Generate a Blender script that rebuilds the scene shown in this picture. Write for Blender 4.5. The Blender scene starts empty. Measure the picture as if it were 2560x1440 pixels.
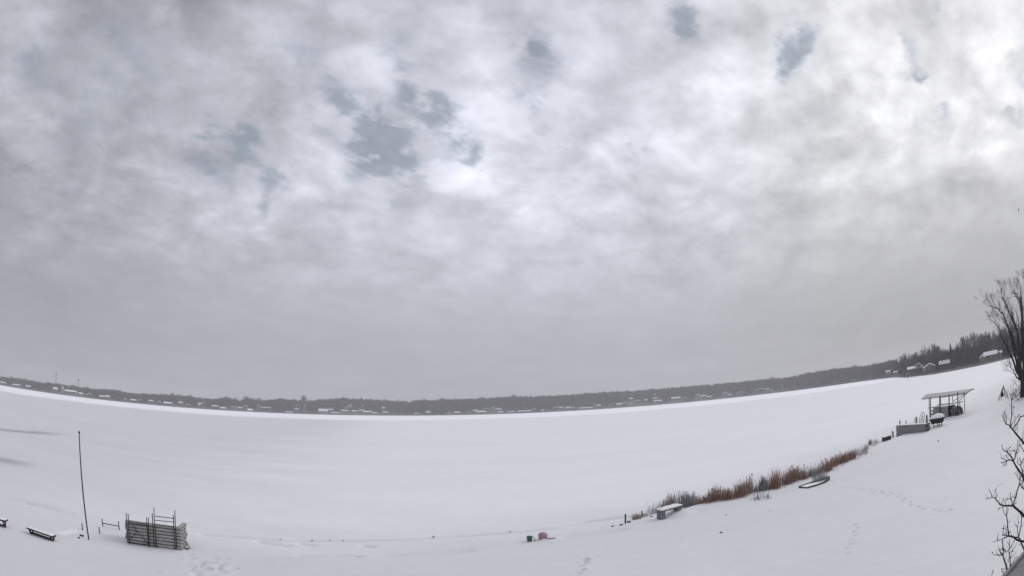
import bpy, math, random
import numpy as np
from mathutils import Vector, Matrix
random.seed(7); rng = np.random.RandomState(11)
R = math.radians
scene = bpy.context.scene
COL = scene.collection

# ------------------------------------------------------------------ camera
HC = 7.0                                   # the security camera hangs under the eaves, 7 m above the ice
FPX, PITCH, ROLL = 1327.2, 0.2304, -0.03707  # equisolid fisheye focal length in photo pixels, tilt up, roll
cam_d = bpy.data.cameras.new('camera'); cam = bpy.data.objects.new('camera', cam_d); COL.objects.link(cam)
cam_d.type = 'PANO'
cam_d.sensor_fit = 'HORIZONTAL'; cam_d.sensor_width = 36.0
for holder in (cam_d, getattr(cam_d, 'cycles', None)):
    try:
        holder.panorama_type = 'FISHEYE_EQUISOLID'
        holder.fisheye_lens = FPX / 2560 * 36.0
        holder.fisheye_fov = R(180)
    except Exception: pass
cam_d.clip_start = 0.05; cam_d.clip_end = 20000
cp, sp = math.cos(PITCH), math.sin(PITCH)
P = Matrix(((1, 0, 0), (0, -sp, -cp), (0, cp, -sp)))
cam.matrix_world = Matrix.Translation((0, 0, HC)) @ (P @ Matrix.Rotation(ROLL, 3, 'Z')).to_4x4()
scene.camera = cam
scene.view_settings.view_transform = 'Standard'; scene.view_settings.look = 'None'
scene.view_settings.exposure = 0.09; scene.view_settings.gamma = 1
scene.cycles.volume_bounces = 1; scene.cycles.max_bounces = 6

def ray(px, py):
    u = (px - 1280) / FPX; v = -(py - 720) / FPX; r = math.hypot(u, v) + 1e-9; th = 2 * math.asin(r / 2)
    d = Vector((math.sin(th) * u / r, math.sin(th) * v / r, -math.cos(th)))
    c, s = math.cos(ROLL), math.sin(ROLL); a, b = c * d.x - s * d.y, s * d.x + c * d.y
    F = -d.z
    return Vector((a, F * cp - b * sp, F * sp + b * cp))
def azel(px, py):
    d = ray(px, py); return math.degrees(math.atan2(d.x, d.y)), math.degrees(math.asin(d.z))

# ------------------------------------------------------------------ sky
SUN_AZ, SUN_EL = 62.0, 33.0                # to the right of the frame, behind the clouds
w = bpy.data.worlds.new('World'); scene.world = w; w.use_nodes = True
nt = w.node_tree; nt.nodes.clear()
def N(t, **k):
    n = nt.nodes.new(t)
    for a, b in k.items(): setattr(n, a, b)
    return n
def L(a, b): nt.links.new(a, b)
def M_(op, a, b=None, c=None):
    n = N('ShaderNodeMath', operation=op)
    for i, v in enumerate((a, b, c)):
        if v is None: continue
        if isinstance(v, (int, float)): n.inputs[i].default_value = v
        else: L(v, n.inputs[i])
    return n.outputs[0]
tc = N('ShaderNodeTexCoord').outputs['Generated']
sepd = N('ShaderNodeSeparateXYZ'); L(tc, sepd.inputs[0])
zc = M_('MAXIMUM', sepd.outputs[2], 0.0)
inv = M_('DIVIDE', 1.0, M_('ADD', zc, 0.32))
pl = N('ShaderNodeVectorMath', operation='SCALE'); L(tc, pl.inputs[0]); L(inv, pl.inputs['Scale'])
def noise(vec, scale, detail, rough, off=(0, 0, 0), dist=0.0):
    m = N('ShaderNodeVectorMath', operation='ADD'); L(vec, m.inputs[0]); m.inputs[1].default_value = off
    n = N('ShaderNodeTexNoise'); L(m.outputs[0], n.inputs['Vector'])
    n.inputs['Scale'].default_value = scale; n.inputs['Detail'].default_value = detail; n.inputs['Roughness'].default_value = rough
    n.inputs['Distortion'].default_value = dist
    return n
plr0 = N('ShaderNodeMapping'); plr0.inputs['Rotation'].default_value = (0, 0, R(-45)); L(pl.outputs[0], plr0.inputs['Vector'])
plr = N('ShaderNodeMapping'); plr.inputs['Scale'].default_value = (.86, 1.12, 1); L(plr0.outputs[0], plr.inputs['Vector'])
wn = noise(pl.outputs[0], 7.5, 7, 0.6, (3.1, 1.7, 0.2))
wv = N('ShaderNodeVectorMath', operation='SUBTRACT'); L(wn.outputs['Color'], wv.inputs[0]); wv.inputs[1].default_value = (.5, .5, .5)
wsc = N('ShaderNodeVectorMath', operation='SCALE'); L(wv.outputs[0], wsc.inputs[0]); wsc.inputs['Scale'].default_value = 0.14
wd = N('ShaderNodeVectorMath', operation='ADD'); L(tc, wd.inputs[0]); L(wsc.outputs[0], wd.inputs[1])
wdn = N('ShaderNodeVectorMath', operation='NORMALIZE'); L(wd.outputs[0], wdn.inputs[0]); WD = wdn.outputs[0]
def blobs(vec, lst):
    """sum of soft lobes round fixed compass directions: (direction, width in radians, amount)"""
    acc = 0.0
    for d, sg, amp in lst:
        n = N('ShaderNodeVectorMath', operation='DOT_PRODUCT'); L(vec, n.inputs[0]); n.inputs[1].default_value = tuple(d)
        k = 1.0 / (sg * sg)
        e = M_('EXPONENT', M_('MULTIPLY_ADD', n.outputs['Value'], k, -k))
        acc = M_('MULTIPLY_ADD', e, amp, acc)
    return acc
# broad brightness of the overcast, fitted to readings of how bright the sky is in different directions
samp = [(60,100,.65),(300,60,.64),(600,150,.68),(900,100,.73),(1280,250,.75),(1280,40,.77),(1700,300,.80),(1700,60,.76),(2000,60,.80),(2100,300,.81),
 (2560,0,.92),(2450,60,.84),(2500,330,.80),(2300,520,.79),(2500,560,.72),(1280,600,.80),(900,600,.76),(600,600,.71),(600,400,.73),(250,600,.65),(20,600,.61),(20,850,.58),(20,350,.65),(300,350,.68),
 (300,850,.625),(600,900,.645),(900,900,.625),(1280,900,.63),(1280,990,.60),(1800,900,.655),(2100,850,.64),(2300,780,.64),(2500,740,.655),(1500,720,.75),(1700,620,.785),
 (1900,740,.71),(2200,650,.69),(1000,760,.74),(1500,450,.80),(1900,450,.79)]
cent = [(0,0),(430,0),(860,0),(1290,0),(1720,0),(2150,0),(2560,0),(0,360),(480,360),(960,360),(1440,360),(1920,360),(2400,360),(0,720),(520,720),(1040,720),(1560,720),(2080,720),(2560,700),
        (200,950),(800,1000),(1400,1000),(2000,950)]
SG = 0.36; BASE = 0.68
A = np.array([[math.exp((ray(x, y).dot(ray(a, b)) - 1) / SG**2) for a, b in cent] for x, y, _ in samp])
tv = np.array([v - BASE for _, _, v in samp])
amps = np.linalg.solve(A.T @ A + 0.05 * np.eye(len(cent)), A.T @ tv)
broad = blobs(tc, [(ray(a, b), SG, float(c)) for (a, b), c in zip(cent, amps)] + [((.05, -.55, .83), .55, .10)])  # last lobe is unseen sky behind the camera, added to brighten the snow
gaps = [(100,185,42,.85),(75,160,30,.5),(180,235,45,.5),(250,85,80,.5),(330,160,70,.55),(440,185,60,.55),(330,250,55,.45),(165,380,42,.7),(198,480,28,.8),(200,335,30,.45),
 (530,290,30,.8),(495,355,52,.8),(540,405,45,1.),(620,308,28,.8),(648,390,38,.85),(678,452,28,1.),(590,345,34,.8),(650,507,18,.6),
 (735,105,55,.8),(855,84,22,.7),(790,195,45,.6),(815,235,55,.9),(840,275,28,.7),(915,320,50,.9),(925,395,55,1.),(975,345,50,.6),(1005,420,45,.6),(1012,485,32,.6),
 (995,105,30,.7),(1050,145,40,.6),(1060,205,45,.8),(1090,275,40,1.),(1030,235,35,.7),(1140,345,48,.75),(1175,375,26,.7),(1140,125,28,.5),
 (1335,112,48,1.),(1290,60,40,.4),(1350,145,40,.8),(1425,108,45,.45),(1338,258,30,.75),(1298,240,25,.6),(1560,142,32,.55),(1345,318,30,.6),(1392,318,20,.6),(1402,412,22,.6),(1465,425,30,.5),
 (1683,15,24,.9),(1695,58,34,1.1),(1725,80,26,.9),(1597,368,26,1.),(1985,122,34,1.2),(1962,160,22,.6),(2020,265,28,.6),(1835,458,30,.4),
 (2268,105,24,.6),(2285,160,22,.7),(2305,205,17,1.1),(2315,50,22,.8),(2345,8,20,.8),(2295,283,20,.7),(2362,283,16,.7),(2540,302,20,1.),(2545,165,24,.7),(2375,335,18,.4),(2320,450,40,.35),
 (780,615,26,.5),(840,662,24,.45),(1900,540,60,.25)]
gf = blobs(WD, [(ray(x, y), s * 1.05 / 1327, a) for x, y, s, a in gaps])
lights = [(1110,400,62,.09),(1240,330,40,.06),(740,340,70,.06),(430,430,60,.06),(960,200,40,.05),(1200,265,60,.08),(860,265,26,.06),(550,90,45,.03),(1370,350,34,.07),(1440,370,45,.06),(1440,450,30,.05),
 (1480,210,60,.05),(1600,130,60,.06),(1900,150,50,.08),(1870,200,45,.06),(2200,180,70,.08),(2150,240,60,.05),(2420,120,40,.06),(2500,170,40,.07),(2230,330,40,.06),(2300,300,40,.06),(2430,320,60,.09),(2500,350,40,.07),
 (2150,20,50,.10),(1860,290,30,.05),(1560,350,50,.04),(1980,440,30,.05),(2350,500,60,.06),(2150,500,50,.04),(640,240,50,.04),(130,300,50,.02),(1950,270,25,.07),(2450,390,60,.05),(2100,60,30,.05)]
lf = blobs(WD, [(ray(x, y), s * 1.1 / 1327, a) for x, y, s, a in lights])
n1 = noise(plr.outputs[0], 2.3, 6, 0.62, (0.4, 2.2, 5.0), 0.35).outputs['Fac']
n2 = noise(plr.outputs[0], 7.0, 5, 0.52, (7.4, 0.2, 1.0), 0.5).outputs['Fac']
n3 = noise(plr.outputs[0], 17.0, 4, 0.55, (2.4, 9.2, 3.0), 0.2).outputs['Fac']
pw = N('ShaderNodeVectorMath', operation='SCALE'); L(wv.outputs[0], pw.inputs[0]); pw.inputs['Scale'].default_value = .22
pwa = N('ShaderNodeVectorMath', operation='ADD'); L(pl.outputs[0], pwa.inputs[0]); L(pw.outputs[0], pwa.inputs[1])
def puffs(scale, sm_):
    v = N('ShaderNodeTexVoronoi', feature='SMOOTH_F1'); L(pwa.outputs[0], v.inputs['Vector']); v.inputs['Scale'].default_value = scale; v.inputs['Smoothness'].default_value = sm_
    return v.outputs['Distance']
v1 = puffs(5.5, .35); v2 = puffs(12., .4)
def rangemap(v, a, b, c, d, smooth=True):
    n = N('ShaderNodeMapRange'); n.interpolation_type = 'SMOOTHSTEP' if smooth else 'LINEAR'
    L(v, n.inputs[0])
    for i, x in enumerate((a, b, c, d)): n.inputs[1 + i].default_value = x
    return n.outputs[0]
up = rangemap(sepd.outputs[2], 0.13, 0.42, 0.12, 1.0)      # clouds lose their relief towards the horizon
brk = rangemap(M_('MULTIPLY_ADD', n3, .55, M_('MULTIPLY', n2, .45)), .33, .66, 0, 1)
gin = M_('MULTIPLY', gf, M_('MULTIPLY_ADD', brk, 1.35, .08))
gmask = rangemap(gin, 0.0, 1.8, 0.0, 1.0)
tex = M_('MULTIPLY_ADD', n1, 0.28, -0.14)
tex = M_('MULTIPLY_ADD', n2, 0.20, M_('ADD', tex, -0.10))
tex = M_('MULTIPLY_ADD', n3, 0.13, M_('ADD', tex, -0.065))
tex = M_('MULTIPLY_ADD', v1, -.19, M_('ADD', tex, .12))
tex = M_('MULTIPLY_ADD', v2, -.07, M_('ADD', tex, .04))
V = M_('ADD', M_('ADD', broad, BASE), M_('MULTIPLY', tex, up))
V = M_('MULTIPLY_ADD', lf, M_('MULTIPLY_ADD', n2, 1.6, -.25), V)
behind = M_('ADD', M_('MULTIPLY_ADD', n1, .20, .47), M_('MULTIPLY_ADD', n3, .16, -.07))
V = M_('MULTIPLY_ADD', M_('MULTIPLY', gmask, .85), M_('SUBTRACT', behind, V), V)
V = M_('MINIMUM', M_('MAXIMUM', V, 0.45), 1.02)
lin = M_('POWER', V, 2.2)
tint = N('ShaderNodeMix', data_type='RGBA')               # lavender on the left and centre, neutral towards the sun
L(rangemap(sepd.outputs[0], 0.1, 0.75, 0, 1), tint.inputs['Factor'])
tint.inputs['A'].default_value = (0.977, 0.983, 1.105, 1); tint.inputs['B'].default_value = (0.995, 1.0, 1.02, 1)
tint2 = N('ShaderNodeMix', data_type='RGBA'); L(M_('MULTIPLY', gmask, 0.9), tint2.inputs['Factor'])
L(tint.outputs['Result'], tint2.inputs['A']); tint2.inputs['B'].default_value = (0.87, 0.98, 1.165, 1)
cl = N('ShaderNodeVectorMath', operation='SCALE'); L(tint2.outputs['Result'], cl.inputs[0]); L(M_('MULTIPLY', lin, 10.0), cl.inputs['Scale'])
sky = N('ShaderNodeTexSky', sky_type='NISHITA'); sky.sun_disc = False
sky.sun_elevation = R(SUN_EL); sky.sun_rotation = R(SUN_AZ)
mixs = N('ShaderNodeMix', data_type='RGBA'); mixs.inputs['Factor'].default_value = 0.012
L(cl.outputs[0], mixs.inputs['A']); L(sky.outputs[0], mixs.inputs['B'])
bg = N('ShaderNodeBackground'); bg.inputs['Strength'].default_value = 0.1; L(mixs.outputs['Result'], bg.inputs['Color'])
wo = N('ShaderNodeOutputWorld'); L(bg.outputs[0], wo.inputs['Surface'])

sd = bpy.data.lights.new('sun', 'SUN'); sun = bpy.data.objects.new('sun', sd); COL.objects.link(sun)
sd.energy = .95; sd.angle = R(20); sd.color = (1, .97, .93)
sdir = Vector((math.sin(R(SUN_AZ)) * math.cos(R(SUN_EL)), math.cos(R(SUN_AZ)) * math.cos(R(SUN_EL)), math.sin(R(SUN_EL))))
sun.rotation_euler = sdir.to_track_quat('Z', 'Y').to_euler(); sun.location = sdir * 50

# ------------------------------------------------------------------ helpers
class MB:
    def __init__(s): s.v = []; s.f = []
    def add(s, vs, fs):
        o = len(s.v); s.v += [tuple(p) for p in vs]; s.f += [tuple(i + o for i in q) for q in fs]; return s
    def box(s, c, ax, ay, az, hx, hy, hz):
        """box round c with half sizes along unit axes"""
        c = Vector(c); vs = [c + ax * (i * hx) + ay * (j * hy) + az * (k * hz) for k in (-1, 1) for j in (-1, 1) for i in (-1, 1)]
        return s.add(vs, [(0, 2, 3, 1), (4, 5, 7, 6), (0, 1, 5, 4), (2, 6, 7, 3), (0, 4, 6, 2), (1, 3, 7, 5)])
    def bar(s, a, b, wd, ht, upv=Vector((0, 0, 1))):
        a, b = Vector(a), Vector(b); d = (b - a); l = d.length
        if l < 1e-6: return s
        d /= l
        if abs(d.dot(upv)) > .98: upv = Vector((0, 1, 0))
        sx = d.cross(upv).normalized(); u = sx.cross(d)
        return s.box((a + b) / 2, d, sx, u, l / 2, wd / 2, ht / 2)
    def tube(s, pts, rad, n=6, cap=True):
        pts = [Vector(p) for p in pts]
        if isinstance(rad, (int, float)): rad = [rad] * len(pts)
        vs = []; prev = None
        for i, p in enumerate(pts):
            d = (pts[min(i + 1, len(pts) - 1)] - pts[max(i - 1, 0)]).normalized()
            if prev is None: prev = Vector((1, 0, 0)) if abs(d.x) < .8 else Vector((0, 1, 0))
            a = (prev - d * prev.dot(d)).normalized(); b = d.cross(a); prev = a
            for k in range(n):
                t = 2 * math.pi * k / n; vs.append(p + (a * math.cos(t) + b * math.sin(t)) * rad[i])
        fs = [(i * n + k, i * n + (k + 1) % n, (i + 1) * n + (k + 1) % n, (i + 1) * n + k) for i in range(len(pts) - 1) for k in range(n)]
        if cap: fs += [tuple(range(n))[::-1], tuple((len(pts) - 1) * n + k for k in range(n))]
        return s.add(vs, fs)
    def lathe(s, c, prof, n=20, sx=1, sy=1):
        c = Vector(c); vs = [c + Vector((r * sx * math.cos(2 * math.pi * k / n), r * sy * math.sin(2 * math.pi * k / n), z)) for r, z in prof for k in range(n)]
        fs = [(i * n + k, i * n + (k + 1) % n, (i + 1) * n + (k + 1) % n, (i + 1) * n + k) for i in range(len(prof) - 1) for k in range(n)]
        fs += [tuple(range(n))[::-1], tuple((len(prof) - 1) * n + k for k in range(n))]
        return s.add(vs, fs)
    def build(s, name, mat, parent=None, smooth=False):
        o0 = Vector(parent.get('_base', (0, 0, 0))) if parent else Vector((0, 0, 0))
        me = bpy.data.meshes.new(name)
        me.from_pydata([(x - o0.x, y - o0.y, z - o0.z) for x, y, z in s.v], [], s.f)
        for m in (mat if isinstance(mat, (list, tuple)) else [mat]): me.materials.append(m)
        me.update()
        if smooth: me.polygons.foreach_set('use_smooth', [True] * len(me.polygons))
        o = bpy.data.objects.new(name, me); COL.objects.link(o)
        if parent:
            o.parent = parent; o['_base'] = tuple(o0)
        return o
def thing(name, label, cat, loc, group=None):
    o = bpy.data.objects.new(name, None); COL.objects.link(o); o.location = loc; o.empty_display_size = .2
    o['_base'] = tuple(loc); o['label'] = label; o['category'] = cat
    if group: o['group'] = group
    return o
def tag(o, label, cat, group=None, kind=None):
    if label: o['label'] = label
    if cat: o['category'] = cat
    if group: o['group'] = group
    if kind: o['kind'] = kind
    return o

# ------------------------------------------------------------------ materials
def mat(name, col, rough=.8, var=.25, scale=6., metal=0., bump=0., col2=None, spec=.3, stretch=None):
    m = bpy.data.materials.new(name); m.use_nodes = True; t = m.node_tree; b = t.nodes['Principled BSDF']
    b.inputs['Roughness'].default_value = rough; b.inputs['Metallic'].default_value = metal
    b.inputs['Specular IOR Level'].default_value = spec
    g = t.nodes.new('ShaderNodeNewGeometry') if stretch is None else t.nodes.new('ShaderNodeTexCoord')
    vec = g.outputs['Position'] if stretch is None else g.outputs['Object']
    if stretch is not None:
        mp = t.nodes.new('ShaderNodeMapping'); mp.inputs['Scale'].default_value = stretch; t.links.new(vec, mp.inputs['Vector']); vec = mp.outputs[0]
    n = t.nodes.new('ShaderNodeTexNoise'); n.inputs['Scale'].default_value = scale; n.inputs['Detail'].default_value = 5
    t.links.new(vec, n.inputs['Vector'])
    mx = t.nodes.new('ShaderNodeMix'); mx.data_type = 'RGBA'
    r = t.nodes.new('ShaderNodeMapRange'); r.inputs[1].default_value = .3; r.inputs[2].default_value = .7; t.links.new(n.outputs['Fac'], r.inputs[0]); t.links.new(r.outputs[0], mx.inputs['Factor'])
    c2 = col2 or tuple(min(1, c * (1 + var)) for c in col)
    mx.inputs['A'].default_value = tuple(c * (1 - var) for c in col) + (1,) if col2 is None else tuple(col) + (1,)
    mx.inputs['B'].default_value = tuple(c2) + (1,)
    t.links.new(mx.outputs['Result'], b.inputs['Base Color'])
    if bump:
        bp = t.nodes.new('ShaderNodeBump'); bp.inputs['Strength'].default_value = bump; bp.inputs['Distance'].default_value = .02
        t.links.new(n.outputs['Fac'], bp.inputs['Height']); t.links.new(bp.outputs[0], b.inputs['Normal'])
    return m
MAT = {
 'bark': mat('bark', (.035, .030, .030), .9, .35, 3), 'redbark': mat('reddish_bark', (.045, .028, .028), .9, .35, 3),
 'twig': mat('twig', (.032, .028, .030), .85, .3, 20), 'wood': mat('weathered_wood', (.16, .15, .14), .85, .3, 9, bump=.3),
 'darkwood': mat('dark_wet_wood', (.035, .033, .035), .8, .3, 9), 'pole': mat('dark_pole', (.022, .021, .022), .7, .2, 9),
 'metal': mat('galvanised_metal', (.34, .34, .35), .55, .2, 8, metal=.2), 'darkmetal': mat('dark_metal', (.03, .03, .033), .55, .2, 8, metal=.2),
 'deck': mat('dock_deck', (.46, .46, .43), .7, .22, 7, col2=(.28, .28, .265)), 'deckgrey': mat('grey_dock_skirt', (.215, .215, .215), .8, .18, 4),
 'deckwhite': mat('dock_end_frame', (.55, .55, .55), .6, .2, 9), 'snowcap': mat('snow_cover', (.80, .81, .84), .7, .04, 3),
 'stone': mat('grey_stone', (.17, .17, .185), .9, .2, 8), 'green': mat('green_plastic', (.014, .045, .032), .5, .25, 9), 'bucket': mat('bucket_green', (.045, .13, .10), .5, .2, 12),
 'pink': mat('faded_pink_buoy', (.36, .22, .25), .6, .18, 9), 'black': mat('black_rubber', (.015, .015, .017), .6, .2, 9),
 'reed': mat('dry_reed', (.20, .175, .15), .9, .3, 6, col2=(.44, .40, .36)), 'reedbrown': mat('russet_reed', (.17, .082, .062), .9, .3, 5, col2=(.36, .21, .15)),
 'reedgrey': mat('grey_reed', (.17, .175, .18), .9, .3, 6, col2=(.40, .40, .40)), 'straw': mat('straw', (.34, .28, .21), .9, .25, 8), 'grassgreen': mat('green_grass', (.13, .19, .16), .9, .3, 9),
 'farbark': mat('distant_twigs', (.048, .043, .044), 1, .3, .05), 'nearbark': mat('shore_twigs', (.040, .034, .033), 1, .3, .1), 'conifer': mat('conifer_needles', (.018, .024, .020), 1, .3, .6),
 'hull': mat('dark_hull', (.028, .040, .040), .6, .3, 8), 'roofgrey': mat('asphalt_shingle', (.20, .20, .20), .9, .25, 30, bump=.3),
 'wallpale': mat('pale_siding', (.42, .42, .41), .8, .06, .4), 'wallgrey': mat('grey_siding', (.17, .17, .17), .8, .1, .4), 'walldark': mat('dark_siding', (.075, .07, .068), .8, .1, .4),
 'walltan': mat('tan_siding', (.15, .12, .10), .8, .1, .4), 'glass': mat('dark_window', (.02, .022, .025), .15, .1, 2, spec=.6), 'floor': mat('leaf_litter', (.085, .08, .078), 1, .3, .08, col2=(.16, .16, .16)),
}
# snow: one material for lawn and lake; albedo carries dark streaks, painted sunlight and painted falloff
def snow_mat():
    m = bpy.data.materials.new('snow'); m.use_nodes = True; t = m.node_tree; b = t.nodes['Principled BSDF']
    def nn(k, **a):
        n = t.nodes.new(k)
        for x, y in a.items(): setattr(n, x, y)
        return n
    lk = t.links.new
    def ma(op, a, b2=None, c=None):
        n = nn('ShaderNodeMath', operation=op)
        for i, v in enumerate((a, b2, c)):
            if v is None: continue
            if isinstance(v, (int, float)): n.inputs[i].default_value = v
            else: lk(v, n.inputs[i])
        return n.outputs[0]
    def mr(v, a, b2, c, d):
        n = nn('ShaderNodeMapRange', interpolation_type='SMOOTHSTEP'); lk(v, n.inputs[0])
        for i, x in enumerate((a, b2, c, d)): n.inputs[1 + i].default_value = x
        return n.outputs[0]
    g = nn('ShaderNodeNewGeometry'); pos = g.outputs['Position']
    def nz(scale, det, st=(1, 1, 1), rough=.55):
        mp = nn('ShaderNodeMapping'); mp.inputs['Scale'].default_value = st; lk(pos, mp.inputs['Vector'])
        n = nn('ShaderNodeTexNoise'); n.inputs['Scale'].default_value = scale; n.inputs['Detail'].default_value = det; n.inputs['Roughness'].default_value = rough
        lk(mp.outputs[0], n.inputs['Vector']); return n.outputs['Fac']
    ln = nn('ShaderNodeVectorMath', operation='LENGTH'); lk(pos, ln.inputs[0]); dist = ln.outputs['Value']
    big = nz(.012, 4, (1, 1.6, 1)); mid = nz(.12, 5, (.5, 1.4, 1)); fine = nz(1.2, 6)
    # sunlight on the far lake painted as lighter snow, streaked in long bands
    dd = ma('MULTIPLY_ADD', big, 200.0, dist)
    sunpatch = mr(dd, 480, 600, 0, 1)
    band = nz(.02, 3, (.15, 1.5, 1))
    sunpatch = ma('MULTIPLY', sunpatch, mr(band, .35, .5, .85, 1))
    sx = nn('ShaderNodeSeparateXYZ'); lk(pos, sx.inputs[0])
    # light falloff painted in albedo: dimmer lawn and left side, brighter open lake
    left_falloff = mr(ma('MULTIPLY_ADD', mid, 14.0, ma('MULTIPLY_ADD', sx.outputs[0], 1.0, ma('MULTIPLY', sx.outputs[1], .25))), -32, 12, 0, 1)
    offs = mr(ma('MULTIPLY_ADD', mid, 6.0, ma('MULTIPLY_ADD', sx.outputs[0], -.41, ma('MULTIPLY', sx.outputs[1], .91))), 24, 36, 0, 1)
    alb = ma('MULTIPLY_ADD', ma('MULTIPLY', left_falloff, offs), .135, .70)
    alb = ma('MAXIMUM', alb, ma('MULTIPLY_ADD', sunpatch, .30, .70))
    alb = ma('MULTIPLY_ADD', mid, .09, ma('ADD', alb, -.045)); alb = ma('MULTIPLY_ADD', nz(.035, 5, (.35, 2.2, 1), .6), .10, ma('ADD', alb, -.05))
    alb = ma('MULTIPLY_ADD', fine, .03, ma('ADD', alb, -.015))
    # darker streaks out on the left
    for (cx, cy, ang, hl, hw, am) in DARK_STREAKS:
        c_, s_ = math.cos(ang), math.sin(ang)
        dx = ma('ADD', sx.outputs[0], -cx); dy = ma('ADD', sx.outputs[1], -cy)
        u = ma('DIVIDE', ma('ADD', ma('MULTIPLY', dx, c_), ma('MULTIPLY', dy, s_)), hl)
        v = ma('DIVIDE', ma('ADD', ma('MULTIPLY', dx, -s_), ma('MULTIPLY', dy, c_)), hw)
        v = ma('ADD', v, ma('MULTIPLY_ADD', mid, 2.4, -1.2))
        e = ma('EXPONENT', ma('MULTIPLY', ma('ADD', ma('POWER', ma('ABSOLUTE', u), 4.0), ma('MULTIPLY', v, v)), -1.0))
        alb = ma('MULTIPLY_ADD', e, -am, alb)
    cb = nn('ShaderNodeCombineColor'); lk(ma('MULTIPLY', alb, .985), cb.inputs[0]); lk(ma('MULTIPLY', alb, .99), cb.inputs[1]); lk(ma('MULTIPLY', alb, 1.03), cb.inputs[2])
    lk(cb.outputs[0], b.inputs['Base Color'])
    b.inputs['Roughness'].default_value = .75; b.inputs['Specular IOR Level'].default_value = .25
    bp = nn('ShaderNodeBump'); bp.inputs['Strength'].default_value = .6; bp.inputs['Distance'].default_value = .16
    h = ma('ADD', ma('MULTIPLY', nz(.5, 5, (1, 1.7, 1)), 1.0), ma('MULTIPLY', fine, .25)); lk(h, bp.inputs['Height']); lk(bp.outputs[0], b.inputs['Normal'])
    return m
def flat(px, py, z=0.0):
    d = ray(px, py); t = (z - HC) / d.z; return Vector((d.x * t, d.y * t, z))
def dark_streak(a, b, hw, am):
    p, q = flat(*a), flat(*b); d = q - p
    return ((p.x + q.x) / 2, (p.y + q.y) / 2, math.atan2(d.y, d.x), d.length / 2, hw, am)
DARK_STREAKS = [dark_streak((-60, 1070), (140, 1087), 2.4, .30), dark_streak((-90, 1140), (75, 1166), 2.0, .24), dark_streak((20, 1252), (150, 1275), .5, .06)]
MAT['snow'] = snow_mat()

# ------------------------------------------------------------------ terrain
NEAR = [(-140, -37), (-24.5, 14.6), (0.4, 27.2), (20, 35.8), (36, 42.7), (46, 46.5), (57, 48.3), (68, 48.6), (84, 52), (130, 70), (230, 140)]
NS = np.array(NEAR, float)
def shore_dist(x, y):
    """signed distance to the near shoreline, positive on the lawn"""
    x = np.asarray(x, float); y = np.asarray(y, float); best = np.full(x.shape, 1e9); sgn = np.ones(x.shape)
    for i in range(len(NS) - 1):
        a, b = NS[i], NS[i + 1]; d = b - a; l2 = d @ d
        t = np.clip(((x - a[0]) * d[0] + (y - a[1]) * d[1]) / l2, 0, 1)
        qx, qy = x - a[0] - t * d[0], y - a[1] - t * d[1]; ds = np.hypot(qx, qy)
        cr = d[0] * (y - a[1]) - d[1] * (x - a[0])
        m = ds < best; best = np.where(m, ds, best); sgn = np.where(m, np.where(cr < 0, 1., -1.), sgn)
    return best * sgn
def sm(t): t = np.clip(t, 0, 1); return t * t * (3 - 2 * t)
def vn(x, y, sc, seed=0):
    """value noise"""
    x = x * sc + seed * 17.3; y = y * sc + seed * 5.7; xi = np.floor(x).astype(np.int64); yi = np.floor(y).astype(np.int64); fx, fy = x - xi, y - yi
    def h(a, b):
        n = (a * 374761393 + b * 668265263 + seed * 974711) & 0x7fffffff; n = ((n ^ (n >> 13)) * 1274126177) & 0x7fffffff
        return ((n ^ (n >> 16)) & 0xffff) / 65535.
    u, v = fx * fx * (3 - 2 * fx), fy * fy * (3 - 2 * fy)
    return (h(xi, yi) * (1 - u) + h(xi + 1, yi) * u) * (1 - v) + (h(xi, yi + 1) * (1 - u) + h(xi + 1, yi + 1) * u) * v
SHORE_PX = [(-90,946,1080),(0,962,1100),(116,982,1010),(229,996,1000),(480,1021,1000),(940,1038,1050),(1182,1038,1030),(1370,1031,1050),(1582,1016,1080),(1800,994,1080),(1959,980,1020),(2053,969,960),(2147,954,900)]
sh_az = [azel(a, b)[0] for a, b, _ in SHORE_PX]; sh_d = [float(c) for _, _, c in SHORE_PX]
for px, py in [(2231,943.5),(2262,944),(2330,936.5),(2400,924),(2475,908.5),(2520,897),(2559,887)]:
    f_ = flat(px, py); sh_az.append(math.degrees(math.atan2(f_.x, f_.y))); sh_d.append(f_.length)
sh_az.append(sh_az[-1] + 12); sh_d.append(sh_d[-1] * .75); sh_az.append(100.); sh_d.append(220.)
TOP_PX = [(-90,925),(0,938),(60,944),(110,954),(145,956),(190,962),(230,969),(290,971),(320,979),(420,983),(475,988),(535,994),(567,990),(599,998),(619,991),(657,998),(704,993),(747,997),(779,998),(825,994),(859,992),(940,996),
 (1010,1000),(1023,1003),(1035,998),(1107,995),(1164,994),(1276,988),(1389,985),(1511,976),(1586,973),(1670,966),(1800,955),(1830,953),(1931,942),(1969,941),(2015,930),(2081,919),(2175,910),(2222,900),(2247,892),(2318,877),(2375,870),(2436,855),(2500,830),(2560,812)]
tp = sorted(azel(a, b) for a, b in TOP_PX); tp_az = [a for a, _ in tp]; tp_el = [b for _, b in tp]
def far_h(x, y):
    az = np.degrees(np.arctan2(x, y)); D = np.hypot(x, y)
    d = D - np.interp(az, sh_az, sh_d)
    el = np.interp(az, tp_az, tp_el); hill = np.clip(HC + 1180 * np.tan(np.radians(el)) - 17, 2, 40)
    hill = np.where(az > 42, 5.0, hill)
    z = 1.0 * sm(d / 8) + hill * sm(d / 220)
    return np.where(d > 0, z, np.maximum(d * .2, -.6))
FOOT = []   # (x, y, radius, depth)
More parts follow.
